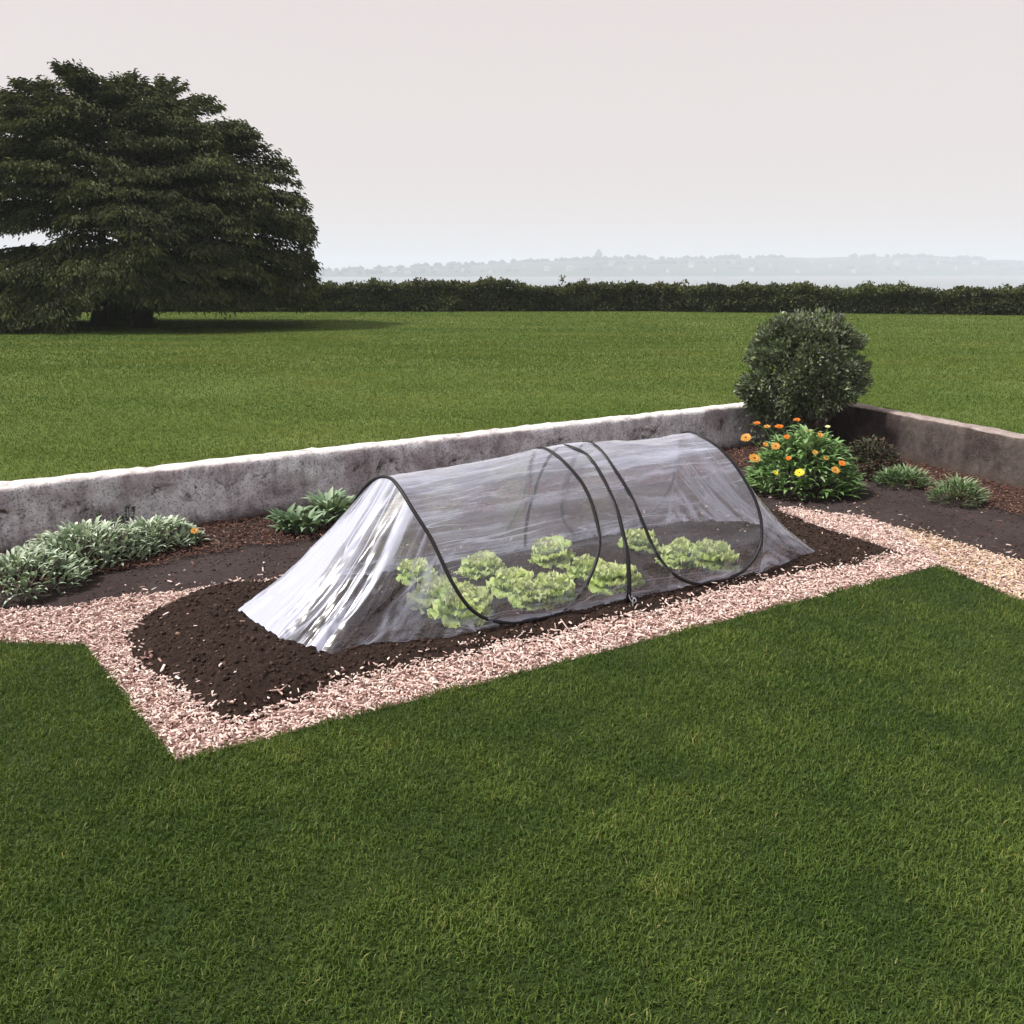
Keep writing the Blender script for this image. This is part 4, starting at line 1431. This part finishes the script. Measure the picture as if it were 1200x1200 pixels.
# ------------------------------------------------------------------ hedge
def hedge(x0px, x1px, y0, y1, label, hgt, seed, dens):
    a = G(x0px, y0, UZ)
    b = G(x1px, y1, UZ)
    ln = np.linalg.norm(b - a)
    d = (b - a) / ln
    nrm_ = np.array([-d[1], d[0], 0])
    e_ = empty('hedge', (a + b) / 2, label, 'hedge')
    th_ = 1.1

    def top(s):
        return hgt * (.62 + .56 * fbm(s * .40, 0 * s, seed=seed) + .55 * (fbm(s * 1.7, 0 * s, seed=seed + 3) - .5))

    # dark twiggy core
    S_ = np.linspace(0, ln, int(ln * 3))
    sec = [(0.06, 0), (0.0, .35), (.05, .7), (.25, .88), (.55, .92), (.85, .88), (1.0, .6), (1.0, 0)]
    V = []
    for u, zf in sec:
        off = (u * .72 + .14) * th_ + (fbm(S_ * 1.7, u * 3 + 0 * S_, seed=seed + 8) - .5) * .25
        V.append(a + d * S_[:, None] + nrm_ * off[:, None] + np.array([0, 0, 1.0]) * (top(S_) * zf * .9)[:, None])
    mesh_obj('branch_mass', np.array(V).reshape(-1, 3), grid_faces(len(sec), len(S_)), M['twigs'], e_)
    n_ = int(ln * dens)
    s = rng.random(n_) * ln
    hh_ = top(s)
    q = rng.random(n_)
    front = q < .55
    zf = np.where(front, rng.random(n_) ** .75, .86 + .18 * rng.random(n_))
    of = np.where(front, .02 + .22 * rng.random(n_) + .10 * zf, rng.random(n_)) * th_
    of = of + (fbm(s * 1.3, zf * 2.2, seed=seed + 5) - .5) * .5 - .06
    z = UZ + hh_ * zf + np.where(front, 0, rng.normal(0, .035, n_))
    Pn_ = a + d * s[:, None] + nrm_ * of[:, None]
    Pn_[:, 2] = z
    # stray shoots
    ex, ed = [], []
    for i in range(int(ln * 2.4)):
        s0 = rng.random() * ln
        p0 = a + d * s0 + nrm_ * th_ * rng.uniform(.2, .8)
        hgt_ = abs(rng.normal(.10, .06)) * (2 if rng.random() < .12 else 1)
        k_ = 40
        w_ = rng.random(k_)
        ex.append(np.column_stack([p0[0] + rng.normal(0, .06, k_), p0[1] + rng.normal(0, .06, k_), UZ + top(np.array([s0]))[0] + w_ * hgt_]))
    Pn_ = np.concatenate([Pn_] + ex)
    n_ = len(Pn_)
    D = unit(rng.normal(size=(n_, 3)) + np.array([0, -.4, .5]))
    v, f = flat_leaves(Pn_, D, unit(rng.normal(size=(n_, 3)) + np.array([0, -.3, .8])), .07 + .06 * rng.random(n_), .045 + .035 * rng.random(n_))
    tn = np.clip(rng.normal(.42, .2, n_) + (fbm(Pn_[:, 0] * 1.6, Pn_[:, 2] * 3, seed=seed + 9) - .5) * .9 + .3 * (np.clip((Pn_[:, 2] - UZ) / hgt, 0, 1.1) - .55), 0, 1)
    mesh_obj('foliage', v, f, M['hedge'], e_, tone=np.repeat(tn, 4), smooth=False)
    return e_


hedge(-330, 782, 366.5, 365, 'long dark green clipped hedge along the far edge of the lawn, from behind the tree', .86, 5, 1900)
hedge(774, 1420, 365.5, 372, 'shorter dark hedge length continuing to the right edge above the shrub', .82, 25, 1900)

# ------------------------------------------------------------------ big tree
tb = G(168, 384, UZ)
tree = empty('conifer_tree', tb, 'huge dark broad conifer with low sweeping branches on the left of the lawn', 'tree')
Rx, Ry, Hh = 4.75, 3.0, 5.3
cc0 = tb + np.array([-.25, .4, 0])
st = MB()
c = catmull([tb + np.array([.02, 0, -.05]), tb + np.array([.0, 0, .35]), tb + np.array([-.08, .05, 1.2]), tb + np.array([-.1, .2, 2.6]), tb + np.array([-.1, .3, 4.2])], 8)
v, f = tube(c, np.interp(np.linspace(0, 1, len(c)), [0, .12, .5, 1], [.34, .24, .18, .04]), 12)
ta = v.copy()
st.add(v, f)
c2 = catmull([tb + np.array([-1.25, .5, -.05]), tb + np.array([-1.2, .5, .4]), tb + np.array([-1.0, .45, 1.3]), tb + np.array([-.8, .4, 2.8])], 8)
v, f = tube(c2, np.interp(np.linspace(0, 1, len(c2)), [0, .15, 1], [.3, .2, .05]), 10)
st.add(v, f)
st.build('trunk', M['tree_bark'], tree)
lm = MB()
Pn, Dn, Tn, Sz = [], [], [], []
nb_ = 720
for i in range(nb_):
    az = rng.random() * 6.283
    u = rng.random()
    polar = math.acos(1 - 1.06 * u) if u < .95 else math.pi / 2 + rng.uniform(0, .12)
    dv = np.array([math.sin(polar) * math.cos(az), math.sin(polar) * math.sin(az), math.cos(polar)])
    lobes = .78 + .42 * vnoise(np.array([dv[0] * 2.2 + 7]), np.array([dv[1] * 2.2 + 3]), np.array([dv[2] * 3 + 2]), 5)[0]
    endp = cc0 + np.array([dv[0] * Rx, dv[1] * Ry, .95 + dv[2] * (Hh - .95)]) * np.array([lobes, lobes, .5 + .5 * lobes])
    endp[2] -= .30 * math.sin(polar) ** 2 + rng.uniform(0, .55) * np.clip((polar - .9) / .5, 0, 1)
    lo_ = (.12 if endp[0] < tb[0] - .45 else .62 - .22 * np.clip((endp[0] - tb[0]) / 4, 0, 1)) + .25 * rng.random()
    if endp[0] < tb[0] - .9 and polar > 1.15 and rng.random() < .45:
        endp[2] = UZ + .04 + .5 * rng.random() ** 1.5
    endp[2] = max(endp[2], UZ + min(lo_, .9 if endp[0] > tb[0] - .45 else .04))
    h0 = .9 + (endp[2] - UZ) * .55
    st_p = cc0 + np.array([.1 * dv[0], .1 * dv[1], min(h0, Hh * .85)])
    mid_ = st_p * .45 + endp * .55 + np.array([0, 0, .22 + .15 * rng.random()])
    cb = catmull([st_p, mid_, endp], 12)
    if i % 3 == 0:
        v, f = tube(cb[::3], np.linspace(.05, .008, len(cb[::3])), 5)
        lm.add(v, f)
    n_ = 290
    w = .28 + .72 * rng.random(n_) ** .65
    idx = np.clip((w * (len(cb) - 1)).astype(int), 1, len(cb) - 1)
    tan = unit(cb[idx] - cb[idx - 1])
    sd = unit(np.cross(tan, np.array([0, 0, 1.0])))
    spread = (.42 * (1.12 - w) + .10) * rng.normal(0, 1, n_) * .8
    Pq = cb[idx] + sd * spread[:, None] + tan * rng.normal(0, .06, (n_, 1)) + np.array([0, 0, 1.0]) * (rng.normal(0, .045, n_) - .30 * spread ** 2 - .02)[:, None]
    Pn.append(Pq)
    Dn.append(unit(tan * .8 + sd * np.sign(spread)[:, None] * rng.uniform(.3, 1.1, (n_, 1)) + rng.normal(0, .25, (n_, 3)) + np.array([0, 0, -.25])))
    Tn.append(np.clip(rng.normal(.38, .16, n_) + .55 * (rng.random() - .45), 0, 1))
Pn, Dn, Tn = np.concatenate(Pn), np.concatenate(Dn), np.concatenate(Tn)
k = Pn[:, 2] > UZ + .03
Pn, Dn, Tn = Pn[k], Dn[k], Tn[k]
n = len(Pn)
v, f = flat_leaves(Pn, Dn, unit(rng.normal(0, .35, (n, 3)) + np.array([0, 0, 1.0])), .07 + .08 * rng.random(n), .028 + .025 * rng.random(n), .3)
mesh_obj('crown', v, f, M['needles'], tree, tone=np.repeat(Tn, 4), smooth=False)
lm.build('limb', M['tree_bark'], tree)
print('tree leaves', n)

# ------------------------------------------------------------------ air
m, nt, out = nodes('haze_air')
pv = N(nt, 'ShaderNodeVolumePrincipled')
pv.inputs['Color'].default_value = (.83, .91, 1.0, 1)
pv.inputs['Density'].default_value = .00062
pv.inputs['Anisotropy'].default_value = 0.0
nt.links.new(pv.outputs[0], out.inputs['Volume'])
HB = 5400
v = np.array([(x * HB, y * HB, z) for x in (-1, 1) for y in (-1, 1) for z in (-9.0, 70.0)], dtype=float)
q = np.array([(0, 1, 3, 2), (4, 6, 7, 5), (0, 4, 5, 1), (2, 3, 7, 6), (0, 2, 6, 4), (1, 5, 7, 3)])
o = mesh_obj('haze', v, q, m, smooth=False)
tag(o, 'pale sea haze that fades the far shore to blue', 'haze', kind='stuff')

# ------------------------------------------------------------------ light, sky, camera
SUN_EL = R(54)
sun_to = unit(np.array([-.92, -.22, 0]))                       # where the sun stands, seen from above
az = math.atan2(sun_to[0], sun_to[1])
w = bpy.data.worlds.new('World')
scene.world = w
w.use_nodes = True
nt = w.node_tree
bg = nt.nodes['Background']
sky = nt.nodes.new('ShaderNodeTexSky')
sky.sky_type = 'NISHITA'
sky.sun_disc = False
sky.sun_elevation = SUN_EL
sky.sun_rotation = az
sky.dust_density = 4.0
sky.air_density = 1.0
sky.ozone_density = 1.0
mix = nt.nodes.new('ShaderNodeMix')
mix.data_type = 'RGBA'
mix.inputs[0].default_value = .82
nt.links.new(sky.outputs[0], mix.inputs[6])
mix.inputs[7].default_value = (7.35, 6.45, 6.15, 1)               # a veil of thin high cloud
nt.links.new(mix.outputs[2], bg.inputs['Color'])
bg.inputs['Strength'].default_value = .092

sd = bpy.data.lights.new('sun', 'SUN')
sd.energy = 4.3
sd.angle = R(7)
sd.color = (1.0, .95, .87)
so = bpy.data.objects.new('sun', sd)
COL.objects.link(so)
dvec = -Vector((sun_to[0] * math.cos(SUN_EL), sun_to[1] * math.cos(SUN_EL), math.sin(SUN_EL)))
so.rotation_euler = dvec.to_track_quat('-Z', 'Y').to_euler()
so.location = (-20, -5, 20)

cam = bpy.data.cameras.new('camera')
cam.sensor_fit = 'HORIZONTAL'
cam.sensor_width = 36
cam.lens = 36 * F / 1200
cam.clip_start = .05
cam.clip_end = 20000
co = bpy.data.objects.new('camera', cam)
COL.objects.link(co)
co.location = (0, 0, CH)
co.rotation_euler = (math.pi / 2 - PITCH, 0, 0)
scene.camera = co

scene.view_settings.view_transform = 'Standard'
scene.view_settings.look = 'None'
scene.view_settings.exposure = .45
scene.view_settings.gamma = 1
scene.cycles.max_bounces = 8
scene.cycles.transparent_max_bounces = 24
scene.cycles.diffuse_bounces = 3
scene.cycles.glossy_bounces = 3
scene.cycles.transmission_bounces = 4
scene.cycles.volume_bounces = 4
scene.cycles.use_denoising = True
scene.cycles.caustics_reflective = False
scene.cycles.caustics_refractive = False
